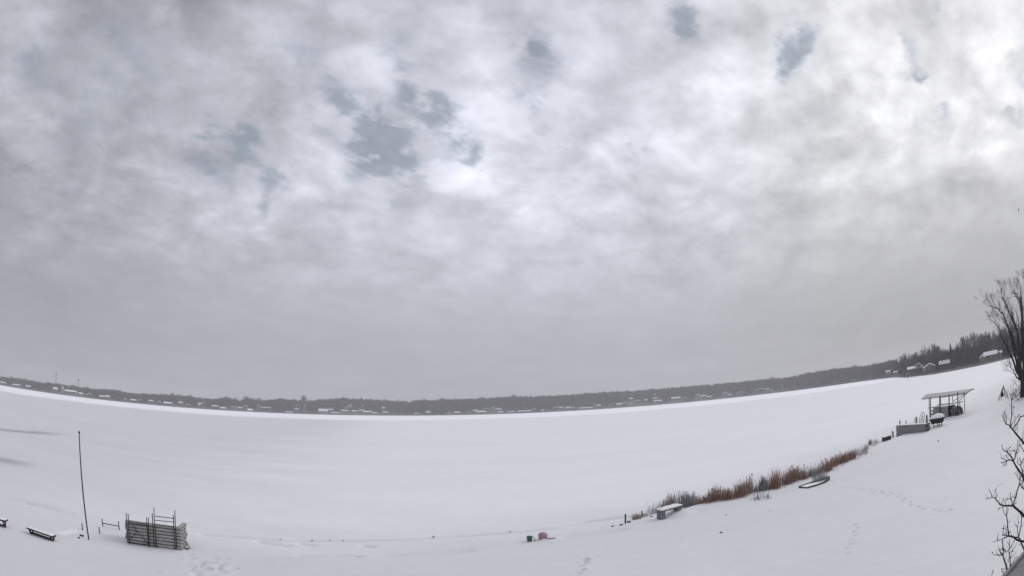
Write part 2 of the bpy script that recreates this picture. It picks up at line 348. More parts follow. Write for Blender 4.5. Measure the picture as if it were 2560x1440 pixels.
def near_h(x, y, detail=True):
    x = np.asarray(x, float); y = np.asarray(y, float)
    s = shore_dist(x, y) + .5 * (vn(x, y, .35, 3) - .5)
    z = .17 + .26 * sm(s / 1.3) + .030 * np.clip(s, 0, 60)
    z = z + .10 * (vn(x, y, .13, 1) - .5) * sm((s + 4) / 6) + .03 * (vn(x, y, .6, 2) - .5)
    return z
def hgt(x, y):
    D = math.hypot(x, y)
    if D > 200: return float(far_h(x, y))
    if D > 110 and shore_dist(x, y) < 0: return 0.0
    return float(near_h(x, y))
def at(px, py, maxd=2500):
    """the point of the ground that lies in this direction from the camera"""
    d = ray(px, py)
    if d.z < -.07:                          # near ground slopes gently: iterate on its height
        z = .1
        for _ in range(14):
            t = (z - HC) / d.z; z = .3 * z + .7 * hgt(d.x * t, d.y * t)
        return Vector((d.x * t, d.y * t, hgt(d.x * t, d.y * t)))
    t = 60.; step = .3; last = t
    while t < maxd:
        p = d * t
        if HC + p.z < hgt(p.x, p.y):
            lo, hi = last, t
            for _ in range(20):
                mid = (lo + hi) / 2; q = d * mid
                if HC + q.z < hgt(q.x, q.y): hi = mid
                else: lo = mid
            q = d * hi; return Vector((q.x, q.y, HC + q.z))
        last = t; t += step; step = max(.3, t * .006)
    q = d * maxd; return Vector((q.x, q.y, HC + q.z))
def on(px, py, dist):
    """point at this horizontal distance in this direction"""
    d = ray(px, py); t = dist / math.hypot(d.x, d.y); return Vector((d.x * t, d.y * t, HC + d.z * t))

def polyline_px(pts, step, jit=0.):
    P3 = [at(*p) for p in pts]; out = []
    for a, b in zip(P3, P3[1:]):
        n = max(1, int((b - a).length / step))
        for i in range(n):
            p = a.lerp(b, i / n); out.append((p, (b - a).normalized()))
    return out
for pts, st, off, rd, dp in [([(1449,1445),(1452,1425),(1462,1407),(1480,1392)], .42, .08, .11, .16),
                     ([(2100,1218),(2150,1222),(2200,1229),(2245,1238),(2262,1252),(2290,1268),(2330,1275),(2392,1278)], .5, .09, .10, .10),
                     ([(2142,1312),(2132,1340),(2118,1372),(2098,1400)], .5, .08, .09, .10),
                     ([(2185,1232),(2240,1244)], .7, .1, .12, .08), ([(1480,1392),(1520,1370),(1560,1350)], 1.1, .12, .12, .05)]:
    for i, (p, d) in enumerate(polyline_px(pts, st)):
        n = Vector((-d.y, d.x)); k = off if i % 2 else -off
        FOOT.append((p.x + n.x * k, p.y + n.y * k, rd * .95, dp * 1.8))
for _ in range(26):                       # trampled snow at the bottom left
    p = at(random.gauss(535, 34), random.gauss(1418, 12)); FOOT.append((p.x, p.y, random.uniform(.10, .2), random.uniform(.12, .24)))
for px, py in [(487,1388),(455,1403),(462,1400),(543,1395),(552,1396),(515,1412),(525,1408),(405,1430),(500,1435),(572,1418)]:
    p = at(px, py); FOOT.append((p.x, p.y, .12, -.08))
for px, py in [(2384,1180),(2398,1150),(1920,1278),(1883,1262),(1700,1345),(2346,1103),(1300,1365),(2502,1212)]:
    p = at(px, py); FOOT.append((p.x, p.y, .14, .09))
GROOVES = [([(500,1335),(620,1343),(700,1350),(780,1352),(860,1351),(960,1350),(1084,1344),(1180,1338),(1275,1331),(1400,1318)], .24, .085),
           ([(1400,1318),(1480,1302),(1560,1291),(1620,1287)], .3, .075), ([(640,1352),(690,1360),(730,1364)], .3, .05), ([(745,1358),(790,1364)], .25, .05),
           ([(60,1255),(120,1268),(180,1284)], .3, .05), ([(740,1388),(860,1389),(900,1391)], .35, .03), ([(905,1363),(935,1367)], .25, .05),
           ([(155,1333),(200,1325),(245,1331)], .3, .05),([(1410,1344),(1480,1333),(1560,1322)], .5, .02), ([(940,1388),(1080,1382),(1180,1374)], .6, .018)]
def axis(segs):
    out = []
    for a, b, st in segs: out += list(np.arange(a, b, st))
    return np.array(out + [segs[-1][1]])
p = at(1692, 1284); FOOT.append((p.x, p.y, .8, -.2))
gx = axis([(-90, -30, 1.2), (-30, 46, .13), (46, 74, .3), (74, 110, 1.2)]); gy = axis([(-40, 4, 1.5), (4, 12, .4), (12, 50, .13), (50, 58, .4), (58, 84, 1.5)])
X, Y = np.meshgrid(gx, gy); Z = near_h(X, Y)
edge = sm(np.minimum.reduce([(X - gx[0]) / 10, (gx[-1] - X) / 10, (gy[-1] - Y) / 8])) ; sdm = shore_dist(X, Y)
Z = np.where(sdm < 0, .006 + (Z - .006) * edge, Z)
for x, y, r, dp in FOOT:
    i0, i1 = np.searchsorted(gx, [x - 3 * r, x + 3 * r]); j0, j1 = np.searchsorted(gy, [y - 3 * r, y + 3 * r])
    q = ((X[j0:j1, i0:i1] - x) ** 2 + (Y[j0:j1, i0:i1] - y) ** 2) / r ** 2
    Z[j0:j1, i0:i1] += -dp * np.exp(-q) + .3 * dp * np.exp(-(np.sqrt(q) - 1.5) ** 2 * 4)
for pts, wd_, dp in GROOVES:
    for p, d in polyline_px(pts, .06):
        r = wd_ * .6; j = .6 + .8 * vn(np.array(p.x), np.array(p.y), .9, 5)
        i0, i1 = np.searchsorted(gx, [p.x - 3 * r, p.x + 3 * r]); j0, j1 = np.searchsorted(gy, [p.y - 3 * r, p.y + 3 * r])
        q = ((X[j0:j1, i0:i1] - p.x) ** 2 + (Y[j0:j1, i0:i1] - p.y) ** 2) / r ** 2
        Z[j0:j1, i0:i1] -= dp * j * 1.0 * np.exp(-q) * (1 if i0 else 1)
def grid_mesh(name, X, Y, Z, m, label=None):
    h, w_ = X.shape; me = bpy.data.meshes.new(name); me.vertices.add(h * w_)
    me.vertices.foreach_set('co', np.stack([X, Y, Z], -1).astype(np.float32).ravel())
    idx = np.arange(h * w_).reshape(h, w_); q = np.stack([idx[:-1, :-1], idx[:-1, 1:], idx[1:, 1:], idx[1:, :-1]], -1).reshape(-1, 4)
    me.loops.add(q.size); me.loops.foreach_set('vertex_index', q.ravel().astype(np.int32)); me.polygons.add(len(q))
    me.polygons.foreach_set('loop_start', np.arange(0, q.size, 4, dtype=np.int32)); me.polygons.foreach_set('loop_total', np.full(len(q), 4, np.int32))
    me.polygons.foreach_set('use_smooth', np.ones(len(q), bool)); me.update(calc_edges=True); me.validate()
    me.materials.append(m); o = bpy.data.objects.new(name, me); COL.objects.link(o); o['kind'] = 'structure'
    return o
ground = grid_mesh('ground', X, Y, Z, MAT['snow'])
# the frozen lake, one sheet reaching under every shore
RL = np.array([0, 20, 60, 150, 400, 800, 1300, 1750.]); TH = np.linspace(0, 2 * math.pi, 97)
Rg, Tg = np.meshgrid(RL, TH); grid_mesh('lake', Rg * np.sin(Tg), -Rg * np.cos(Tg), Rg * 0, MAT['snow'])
azg = np.radians(np.concatenate([np.arange(-84, 41, .5), np.arange(41, 80, .25)])); dg = np.concatenate([np.arange(0, 30, 3), np.arange(30, 260, 12), np.arange(260, 700, 80)])
Ag, Dg = np.meshgrid(azg, dg); Sg = np.interp(np.degrees(Ag), sh_az, sh_d); Rr = Sg - 3 + Dg
FX, FY = Rr * np.sin(Ag), Rr * np.cos(Ag); grid_mesh('far_shore_hills', FX, FY, far_h(FX, FY), MAT['floor'])

UP = Vector((0, 0, 1))
def gz(p, dz=0.): return Vector((p.x, p.y, hgt(p.x, p.y) + dz))

# ------------------------------------------------------------------ docks stacked on the beach, left
def dock_section(a, b, wdir, wid, z, th, label, group, skirt, deck, endm, bulge=1.):
    """one dock section lying flat: ribbed side skirts, plank deck, frame with cross beams seen at the ends"""
    d = (b - a); l = d.length; d = d / l; o = Vector((a.x, a.y, z))
    t = thing('dock_section', label, 'dock section', o, group)
    for side in (0, 1):                     # rounded skirt along both long sides
        m = MB()
        c = o + wdir * (wid * side); sgn = -1 if side == 0 else 1
        prof = [(0, .02), (.035, .25), (.045, .5), (.03, .75), (0, .93)]
        vs = []
        for e in (0, l):
            for q, h in prof: vs.append(c + d * e + wdir * (sgn * q * bulge) + UP * (h * th))
            for q, h in prof[::-1]: vs.append(c + d * e + wdir * (sgn * (q * bulge - .03)) + UP * (h * th))
        n = len(prof) * 2
        m.add(vs, [(k, (k + 1) % n, n + (k + 1) % n, n + k) for k in range(n)] + [tuple(range(n))[::-1], tuple(range(n, 2 * n))])
        m.build('skirt', skirt, t)
    m = MB(); n = int(l / .15)
    for k in range(n):
        c = o + d * ((k + .5) * l / n) + wdir * (wid / 2) + UP * (th * .86)
        m.box(c, d, wdir, UP, l / n * .44, wid / 2 - .012, th * .06)
    m.build('deck', deck, t)
    MB().box(o + d * l / 2 + wdir * wid / 2 + UP * (th * .41), d, wdir, UP, l / 2 - .035, wid / 2 - .04, th * .33).build('shade_core', MAT['black'], t)  # black core added so the hollow ends look shaded
    for e in (.015, l - .015):
        m = MB(); c = o + d * e + wdir * (wid / 2); m.box(c + UP * th * .08, d, wdir, UP, .015, wid / 2 - .035, th * .06); m.box(c + UP * th * .74, d, wdir, UP, .015, wid / 2 - .035, th * .05)
        for q in (.03, .5, .97): m.box(o + d * e + wdir * (wid * q) + UP * (th * .41), d, wdir, UP, .013, .012, th * .285)
        m.build('end_frame', endm, t)
    return t
A0, B0 = at(317, 1357), at(453, 1375)
dirL = (B0 - A0); dirL.z = 0; Ls = dirL.length; dirL.normalize(); wL = Vector((-dirL.y, dirL.x, 0))
zb = min(A0.z, B0.z) + .02; NL = 7; TH_ = 1.13 / NL
C0 = at(468, 1367); dep = (C0 - B0).dot(wL); print('depth', dep, (C0 - B0).dot(dirL))
ordw = ['lowest', 'second from the bottom', 'third from the bottom', 'middle', 'third from the top', 'second from the top', 'topmost']
for k in range(NL):
    j = random.uniform(-.06, .06)
    dock_section(A0 + dirL * j + wL * random.uniform(0, .04), B0 + dirL * (j + .08), wL, 1.05, zb + k * TH_, TH_ * .88,
        'weathered dock section, ' + ordw[k] + ' in the beach stack by the tall pole', 'dock sections in the left beach stack', MAT['deck'], MAT['deck'], MAT['deckwhite'])
m = MB(); T0 = A0 + UP * (zb - A0.z + NL * TH_)
for k in range(18):
    pass
vs = []
for i in range(25):
    e = i / 24; hh = .085 * min(1, 5 * e, 5 * (1 - e)) * (.8 + .25 * math.sin(i * 1.1) + .15 * math.sin(i * 2.7))
    for q_, k_ in ((.05, 0), (.2, .7), (.5, 1), (.8, .8), (.95, 0)): vs.append(T0 + dirL * (.06 + e * (Ls * .96)) + wL * (q_ * 1.05) + UP * (-.008 + hh * k_))
m.add(vs, [(i * 5 + k, (i + 1) * 5 + k, (i + 1) * 5 + k + 1, i * 5 + k + 1) for i in range(24) for k in range(4)]); tag(m.build('snow_layer', MAT['snowcap'], None, True), 'uneven layer of snow lying on the beach dock stack', 'snow', None, 'stuff')
# pipe legs standing up against the stack
def px3(p, plane_p, n):                       # ray / plane
    d = ray(*p); o = Vector((0, 0, HC)); t = (plane_p - o).dot(n) / d.dot(n); return o + d * t
fr = A0 - wL * .12; nrm = wL
def pipe_frame(name, label, cat, posts, rails, braces, rad=.022, off=0.):
    base = px3(posts[0][1], fr - wL * off, nrm); t = thing(name, label, cat, Vector((base.x, base.y, base.z)))
    for top, bot in posts:
        MB().tube([px3(bot, fr - wL * off, nrm), px3(top, fr - wL * off, nrm)], rad, 8).build('post', MAT['darkmetal'], t, True)
    for a, b in rails: MB().tube([px3(a, fr - wL * off, nrm), px3(b, fr - wL * off, nrm)], rad * .85, 8).build('rail' if name == 'dock_leg_frame' else 'rung', MAT['darkmetal'], t, True)
    for a, b in braces: MB().tube([px3(a, fr - wL * off, nrm), px3(b, fr - wL * off, nrm)], rad * .8, 6).build('brace', MAT['darkmetal'], t, True)
    return t
pipe_frame('dock_leg_frame', 'square pipe frame with crossed braces leaning on the left end of the dock stack', 'pipe frame',
    [((315.5, 1283), (320, 1357)), ((366, 1294), (372, 1364))], [((321, 1303), (368, 1310)), ((322, 1308), (367, 1314)), ((324, 1356), (367, 1362))],
    [((330, 1312), (370, 1360)), ((342.5, 1329), (326, 1347))])
pipe_frame('dock_ladder', 'dark pipe ladder standing above the right half of the dock stack', 'ladder',
    [((384.5, 1269), (391, 1368)), ((437, 1276), (442, 1371))], [((388, 1290.5), (436, 1296)), ((388, 1300.5), (436, 1305.5)), ((389, 1311.5), (436, 1317))], [])
for a, b, lb in [((320.5, 1285), (324, 1358), 'short pipe post at the left end of the dock stack, just inside the braced frame'), ((371, 1294.5), (373, 1365), 'pipe post in the middle of the dock stack, beside the braced frame'),
                 ((380.5, 1284), (386, 1366), 'short pipe post standing just left of the dark ladder'), ((433, 1288), (438, 1372), 'short pipe post inside the right leg of the dark ladder')]:
    p, q = px3(a, fr - wL * .07, nrm), px3(b, fr - wL * .07, nrm)
    t = thing('pipe_post', lb, 'post', q, 'loose posts of the dock stack')
    MB().tube([q, p], .024, 8).build('pipe', MAT['darkmetal'], t, True)
    MB().tube([q + UP * .0, q + UP * .035], .07, 10).build('foot', MAT['darkmetal'], t, True)
e1 = B0 + wL * .6 + dirL * .12; e2 = at(476, 1371.5)
tag(MB().tube([e1 + UP * .28, e1.lerp(e2, .5) + UP * .12, e2 + UP * .01], .022, 6).build('pipe', MAT['darkmetal']), 'short bent pipe leaning against the right end of the dock stack', 'pipe')
for a, b, lb in [((462, 1372), (472, 1374.5), 'dark scrap board lying at the right foot of the dock stack'), ((387, 1367), (397, 1369), 'curved pipe end poking out of the snow under the dark ladder')]:
    tag(MB().tube([at(*a) + UP * .03, at(*b) + UP * .04], .03, 6).build('scrap', MAT['darkmetal']), lb, 'scrap')

# ------------------------------------------------------------------ long pole, small posts, rails, benches
pb = at(222, 1349); pt = on(198, 1084, math.hypot(pb.x, pb.y) + .2)
t = thing('tall_pole', 'tall thin dark pole leaning left beside the snowy benches', 'pole', pb)
MB().tube([pb - UP * .2, pb.lerp(pt, .3), pb.lerp(pt, .7), pt], [.036, .036, .032, .026], 8).build('shaft', MAT['pole'], t, True)
MB().lathe(pt, [(.03, 0), (.048, .02), (.05, .07), (.02, .12)], 8).build('cap', MAT['pole'], t, True)
def small_post(px_t, px_b, r, lb, m='pole', cap=False):
    b = at(*px_b); p = on(px_t[0], px_t[1], math.hypot(b.x, b.y)); t = thing('post', lb, 'post', b)
    MB().tube([b - UP * .15, p], [r, r * .93], 8).build('shaft', MAT[m], t, True)
    if cap: MB().lathe(p, [(r * 1.05, 0), (r * 1.15, .03), (r * .5, .06)], 8).build('snow_cap', MAT['snowcap'], t, True)
small_post((204.5, 1308), (206.5, 1323), .03, 'short dark stake just left of the tall thin pole')
small_post((247, 1318), (250, 1333), .03, 'short dark stake right of the tall thin pole, below the low rail')
small_post((1563.5, 1285), (1563.5, 1309), .045, 'dark stake standing alone at the shore between the pink buoy and the reeds')
small_post((1604.5, 1277), (1605.5, 1292), .04, 'small dark stake beside the snowy grass tuft at the near end of the reeds')
small_post((2231.5, 1078), (2233, 1093), .09, 'thick dark post between the black box and the grey dock stack')
# low H-shaped rail
t0 = at(257.5, 1316); t1 = at(298, 1324); t = thing('low_rail', 'low H-shaped pipe rail between the tall pole and the dock stack', 'rail', t0)
for a, b in (((254.5, 1297), (257.5, 1316)), ((295.5, 1303), (298.5, 1324))):
    bb = at(*b); MB().tube([bb - UP * .1, on(a[0], a[1], math.hypot(bb.x, bb.y))], .028, 8).build('post', MAT['pole'], t, True)
q0 = on(256.5, 1308, math.hypot(t0.x, t0.y)); q1 = on(297, 1315.5, math.hypot(t1.x, t1.y))
MB().tube([q0, q1], .025, 8).build('crossbar', MAT['pole'], t, True)
# benches: plank on two splayed trestles, snow lying on top
def bench(pa, pb2, h, wid, lb, legs=(.1, .92)):
    a, b = at(*pa), at(*pb2); a.z = b.z = (a.z + b.z) / 2; d = (b - a); l = d.length; d /= l; s = Vector((-d.y, d.x, 0))
    t = thing('bench', lb, 'bench', a, 'plank benches on the beach')
    MB().box(a + d * l / 2 + s * wid / 2 + UP * (h - .035), d, s, UP, l / 2, wid / 2, .035).build('seat', MAT['darkwood'], t)
    m = MB(); n = 24; vs = []
    for i in range(n + 1):
        e = i / n; hh = .05 * min(1, 8 * e, 8 * (1 - e)) * (.8 + .3 * math.sin(i * 1.3)) + .004
        for q, k in ((.02, .02), (.16, .8), (.5, 1.), (.84, .8), (.98, .02)): vs.append(a + d * (l * (.005 + .99 * e)) + s * (wid * q) + UP * (h + hh * k))
    m.add(vs, [(i * 5 + k, (i + 1) * 5 + k, (i + 1) * 5 + k + 1, i * 5 + k + 1) for i in range(n) for k in range(4)]); m.build('snow', MAT['snowcap'], t, True)
    MB().box(a + d * l * .5 + s * wid * .5 + UP * .05, d, s, UP, l * .40, .05, .035).build('stretcher', MAT['darkwood'], t)
    for e in legs:
        m = MB(); c = a + d * l * e + s * wid / 2
        for sg in (-1, 1): m.bar(c + s * (sg * wid * .42) + UP * (h - .06), c + s * (sg * wid * .10) - UP * .05, .09, .05, d)
        m.bar(c - s * wid * .4 + UP * (h - .09), c + s * wid * .4 + UP * (h - .09), .07, .05)
        m.build('leg', MAT['darkwood'], t)
bench((68, 1333.5), (132, 1355), .27, .34, 'dark plank bench with snow on its seat, nearest the tall pole')
bench((-70, 1299), (17, 1322), .36, .36, 'dark plank bench with snowy seat cut by the left edge of the picture')
# dark litter at the foot of the pole
for (x, y, l_, ang, lb) in [(203, 1340, .22, .1, 'small dark stick in the snow just left of the tall pole foot'), (198, 1346, .12, 1.0, 'dark clod of earth furthest left by the tall pole foot'), (208, 1341.5, .14, 1.5, 'upright dark twig stub between the stick and the tall pole')]:
    p = at(x, y); d = Vector((math.cos(ang), math.sin(ang), .15))
    tag(MB().tube([p - d * l_ / 2 + UP * .02, p + UP * .05, p + d * l_ / 2 + UP * .03], [.03, .045, .02], 6).build('debris', MAT['darkwood'], None, True), lb, 'debris')
def clod(px, py, r, lb, m='darkwood', name='stone', cat='stone'):
    p = at(px, py); mb = MB(); n = 8; vs = []; r *= .72
    for i in range(5):
        for k in range(n):
            f = math.pi * i / 4; rr = r * (.8 + .4 * random.random()); vs.append(p + Vector((rr * 1.3 * math.sin(f) * math.cos(6.283 * k / n), rr * math.sin(f) * math.sin(6.283 * k / n), rr * .7 * math.cos(f) + r * .2)))
    mb.add(vs, [(i * n + k, (i + 1) * n + k, (i + 1) * n + (k + 1) % n, i * n + (k + 1) % n) for i in range(4) for k in range(n)])
    return tag(mb.build(name, MAT[m], None, True), lb, cat)
for x, y, r, lb in [(700.5, 1348.5, .05, 'small dark stone on the track line, nearest the dock stack'), (780, 1352, .06, 'second small dark stone along the track line from the dock stack'),
    (825.5, 1351.5, .05, 'third small dark stone along the track line from the dock stack'), (858, 1351.5, .05, 'fourth small dark stone along the track line from the dock stack'),
    (1084, 1342, .06, 'lone dark stone on the snow halfway between dock stack and pink buoy'), (1275, 1329, .05, 'small dark stone on the track line up and left of the green bucket'),
    (1532, 1316, .09, 'grey stone at the shore, left of the lone dark stake'), (1553, 1313, .11, 'dark rock half in the snow at the foot of the lone stake'), (1629, 1292, .09, 'dark stone between the small stake and the stone bench'),
    (1572, 1306, .13, 'grey driftwood lump right of the lone dark stake'), (1803, 1332, .08, 'dark clod on the lawn below the reeds'), (1815, 1288.5, .05, 'small dark clod on the lawn just below the reeds'), (2346, 1102.5, .09, 'small dark clod on the lawn below the green cart')]:
    clod(x, y, r, lb)

# ------------------------------------------------------------------ green bucket and pink buoy
p = at(1324, 1353.5); t = thing('bucket', 'green bucket tipped a little on the snow left of the pink buoy', 'bucket', p)
MB().lathe(p, [(.105, 0), (.115, .02), (.14, .24), (.152, .245), (.152, .262), (.135, .262), (.125, .24), (.02, .20)], 20).build('body', MAT['bucket'], t, True)
MB().tube([p + Vector((.14, -.02, .25)), p + Vector((.20, -.05, .20)), p + Vector((.25, -.07, .06)), p + Vector((.27, -.08, .02))], .014, 6).build('handle', MAT['darkmetal'], t, True)
p = at(1357.5, 1348); t = thing('buoy', 'round faded pink buoy resting on the snow beside the green bucket', 'buoy', p)
MB().lathe(p, [(.10, -.02), (.20, .05), (.232, .14), (.235, .20), (.21, .28), (.15, .335), (.07, .362), (.01, .368)], 28).build('body', MAT['pink'], t, True)
MB().lathe(p + Vector((.0, -.19, .0)), [(.10, 0), (.09, .04), (.05, .07), (.01, .08)], 14, 1.2, .6).build('snow_patch', MAT['snowcap'], t, True)
MB().tube([p + Vector((.20, -.05, .03)), p + Vector((.38, -.02, .025)), p + Vector((.62, .04, .02))], .02, 6).build('rope', MAT['darkwood'], t, True)

# ------------------------------------------------------------------ stone bench, rowboat
p = at(1657, 1297); q = at(1700, 1284); d = (q - p); d.z = 0; l = d.length; d.normalize(); s = Vector((-d.y, d.x, 0))
t = thing('stone_bench', 'grey stone bench topped with snow at the near end of the reeds', 'bench', p)
MB().box(p + d * .02 + s * .15 + UP * .22, d, s, UP, .15, .19, .24).build('leg', MAT['stone'], t)
MB().box(p + d * (l * .95) + s * .15 + UP * .16, d, s, UP, .15, .19, .26).build('leg', MAT['stone'], t)
MB().box(p + d * (l * .5) + s * .15 + UP * .475, d, s, UP, l * .5 + .17, .25, .035).build('seat', MAT['stone'], t)
m = MB(); vs = []; n = 20
for i in range(n + 1):
    e = i / n; hh = .11 * min(1, (8 * min(e, 1 - e)) ** .5) * (.9 + .15 * math.sin(i * .9))
    for qq, k in ((-.25, 0), (-.2, .75), (0, 1), (.2, .8), (.25, 0)): vs.append(p + d * (l * .5 + (e - .5) * (l + .32)) + s * (.15 + qq) + UP * (.512 + hh * k))
m.add(vs, [(i * 5 + k, (i + 1) * 5 + k, (i + 1) * 5 + k + 1, i * 5 + k + 1) for i in range(n) for k in range(4)]); m.build('snow', MAT['snowcap'], t, True)

pa, pb_ = at(2020, 1221), at(2086, 1199); pa.z -= .17; d = (pb_ - pa); d.z = 0; l = d.length; d.normalize(); s = Vector((-d.y, d.x, 0))
t = thing('rowboat', 'small dark rowboat drawn up below the reeds and filled with snow', 'boat', pa)
def hull(offs, hsc, inset):
    vs = []; n = 16
    for i in range(n + 1):
        e = i / n; wd = .52 * (1 - max(0, (e - .35) / .65) ** 2.2) * (1 - .18 * (1 - min(1, e / .3))) - inset; wd = max(wd, .01); sheer = .25 * hsc + .14 * max(0, e - .4) ** 1.5 * 2
        for k in range(9):
            a = math.pi * k / 8; vs.append(pa + s * .42 + d * (l * e) + s * (-wd * math.cos(a)) + UP * (sheer - math.sin(a) ** .7 * (sheer + .03) + offs))
    return vs, n
vs, n = hull(0, 1, 0); vi, _ = hull(.02, 1, .03)
m = MB(); o9 = len(vs)
m.add(vs + vi, [(i * 9 + k, (i + 1) * 9 + k, (i + 1) * 9 + k + 1, i * 9 + k + 1) for i in range(n) for k in range(8)] + [(o9 + i * 9 + k, o9 + i * 9 + k + 1, o9 + (i + 1) * 9 + k + 1, o9 + (i + 1) * 9 + k) for i in range(n) for k in range(8)]
      + [(i * 9, o9 + i * 9, o9 + (i + 1) * 9, (i + 1) * 9) for i in range(n)] + [(i * 9 + 8, (i + 1) * 9 + 8, o9 + (i + 1) * 9 + 8, o9 + i * 9 + 8) for i in range(n)] + [tuple(range(9))])
m.build('hull', MAT['hull'], t, True)
for side in (0, 8):
    MB().tube([Vector(vs[i * 9 + side]) + UP * .01 for i in range(n + 1)], .022, 6).build('gunwale', MAT['hull'], t, True)
for e in (.3, .62):
    MB().box(pa + s * .42 + d * (l * e) + UP * .2, s, d, UP, .44 - .12 * e, .10, .02).build('thwart', MAT['darkwood'], t)
m = MB(); vs2 = []
for i in range(17):
    e = i / 16; wd = .50 * (1 - max(0, (e - .35) / .65) ** 2.2) - .05; wd = max(wd, .01)
    for k in range(7): vs2.append(pa + s * .42 + d * (l * (.02 + .94 * e)) + s * (wd * (k - 3) / 3) + UP * (.19 + .06 * math.sin(e * 5) * .5 + .05 * (1 - ((k - 3) / 3) ** 2) + .12 * max(0, e - .5)))
m.add(vs2, [(i * 7 + k, (i + 1) * 7 + k, (i + 1) * 7 + k + 1, i * 7 + k + 1) for i in range(16) for k in range(6)]); m.build('snow', MAT['snowcap'], t, True)

# ------------------------------------------------------------------ reeds
def blades(mb, c, n, spread, hlo, hhi, w0, lean=.18, plume=0.):
    for _ in range(n):
        a = random.uniform(0, 6.283); r = spread * math.sqrt(random.random()); b = Vector((c.x + r * math.cos(a), c.y + r * math.sin(a), 0)); b.z = hgt(b.x, b.y) - .03
        h = random.uniform(hlo, hhi); la = random.uniform(0, 6.283); lm = abs(random.gauss(0, lean)) * h
        t1 = b + Vector((math.cos(la) * lm * .35, math.sin(la) * lm * .35, h * .6)); t2 = b + Vector((math.cos(la) * lm, math.sin(la) * lm, h * random.uniform(.9, 1)))
        fa = random.uniform(0, 3.14); wv_ = Vector((math.cos(fa), math.sin(fa), 0)) * w0 * random.uniform(.6, 1.3)
        mb.add([b - wv_ * .5, b + wv_ * .5, t1 + wv_ * .45, t1 - wv_ * .45, t2], [(0, 1, 2, 3), (3, 2, 4)])
        if random.random() < plume:
            q = t2; pw = wv_.normalized() * random.uniform(.012, .028); mb.add([q - UP * .08, q + pw, q + UP * .09, q - pw], [(0, 1, 2, 3)])
REED = [(1640,1283,30,'g'),(1665,1276,30,'t'),(1690,1269,34,'t'),(1712,1268,36,'g'),(1735,1264,30,'g'),(1757,1259,26,'b'),(1772,1256,28,'b'),(1790,1253,36,'b'),(1808,1251,38,'b'),(1826,1248,38,'b'),(1845,1245,38,'b'),(1860,1241,30,'g'),(1878,1233,46,'b'),
        (1893,1229,30,'g'),(1925,1225,34,'b'),(1942,1222,36,'b'),(1958,1214,44,'b'),(1972,1210,42,'b'),(1990,1203,38,'b'),(2005,1198,40,'b'),(2022,1196,36,'g'),(2040,1190,34,'b'),(2058,1184,36,'b'),(2075,1178,34,'b'),(2090,1168,26,'b'),
        (2105,1160,26,'b'),(2120,1154,26,'b'),(2133,1149,28,'b'),(2148,1142,28,'g'),(2163,1134,16,'t'),(2183,1115,14,'t')]
bm = {'g': MB(), 't': MB(), 'b': MB()}
full = []
for (x0, y0, h0, k0), (x1, y1, h1, k1) in zip(REED, REED[1:] + [(2200, 1104, 8, 't')]):
    if x0 == 1893: n_ = 2
    else: n_ = 4
    for i in range(n_): full.append((x0 + (x1 - x0) * i / n_, y0 + (y1 - y0) * i / n_, h0 + (h1 - h0) * i / n_, k0))
for x, y, h, k in full:
    if random.random() < .12: continue
    p = at(x, y); D = math.hypot(p.x, p.y); H = h / 1327 * D * 1.14
    if x > 2150: nb = 26
    else: nb = 44
    off = Vector((random.uniform(-.3, .2), random.uniform(0, .8), 0)); hv = random.uniform(.72, 1.12) * (.72 + .62 * float(vn(np.array(x * 1.), np.array(0.), .045, 9)))
    blades(bm[k], p + off, nb, .34, H * .35 * hv, H * hv, .022, .22, .10 if k != 'b' else .03)
    blades(bm['t' if k == 'b' else 'g'], p + off, nb // 4, .4, H * .4, H * .95, .016, .3, .25)
    blades(bm['t'], p - Vector((-.1, .25, 0)), nb // 6, .35, .08, .22, .02, .7)
RB = thing('reed_bed', None, None, at(1850, 1245)); del RB['label']; RB['kind'] = 'stuff'
RB['label'] = 'band of dry reeds along the frozen shore'
for k, nm, mt in (('g', 'grey_reeds', 'reedgrey'), ('t', 'straw_reeds', 'reed'), ('b', 'russet_reeds', 'reedbrown')): tag(bm[k].build(nm, MAT[mt], RB), None, None, None, 'stuff')
def tuft(px, py, n, sp, hlo, hhi, m, lb, w0=.018, lean=.2, plume=0., name='reed_clump', cat='reed clump'):
    mb = MB(); blades(mb, at(px, py), n, sp, hlo, hhi, w0, lean, plume); tag(mb.build(name, MAT[m]), lb, cat)
tuft(1909, 1226, 260, .24, .45, 1.15, 'reedgrey', 'rounded dense grey reed clump standing between two russet patches', .022, .16)
tuft(1718, 1264, 130, .42, .6, 1.12, 'reedgrey', 'pale grey ragged clump at the end of the stone bench', .02, .2, .1)
tuft(2175, 1112, 90, .2, .4, .75, 'reedgrey', 'small upright grey clump at the far end of the reeds, before the black box', .025, .05)
tuft(1592, 1298, 180, .28, .15, .5, 'straw', 'straw-coloured tuft poking through snow between the two dark stakes', .02, .5)
tuft(1613, 1291, 50, .18, .1, .38, 'reedgrey', 'sparse dry tuft at the foot of the small dark stake', .016, .5)
tuft(1905, 1248, 70, .55, .16, .46, 'grassgreen', 'low green grass tuft on the lawn below the grey reed clump', .018, .2, .15, 'grass_tuft', 'grass tuft')
tuft(1885, 1248, 40, .35, .05, .18, 'reedgrey', 'flattened grey grass beside the low green tuft', .016, .8, 0, 'grass_tuft', 'grass tuft')
tuft(2050, 1205, 260, .55, .45, .95, 'reedgrey', 'thin grey stalks standing in the snow-filled rowboat', .014, .15, .05)
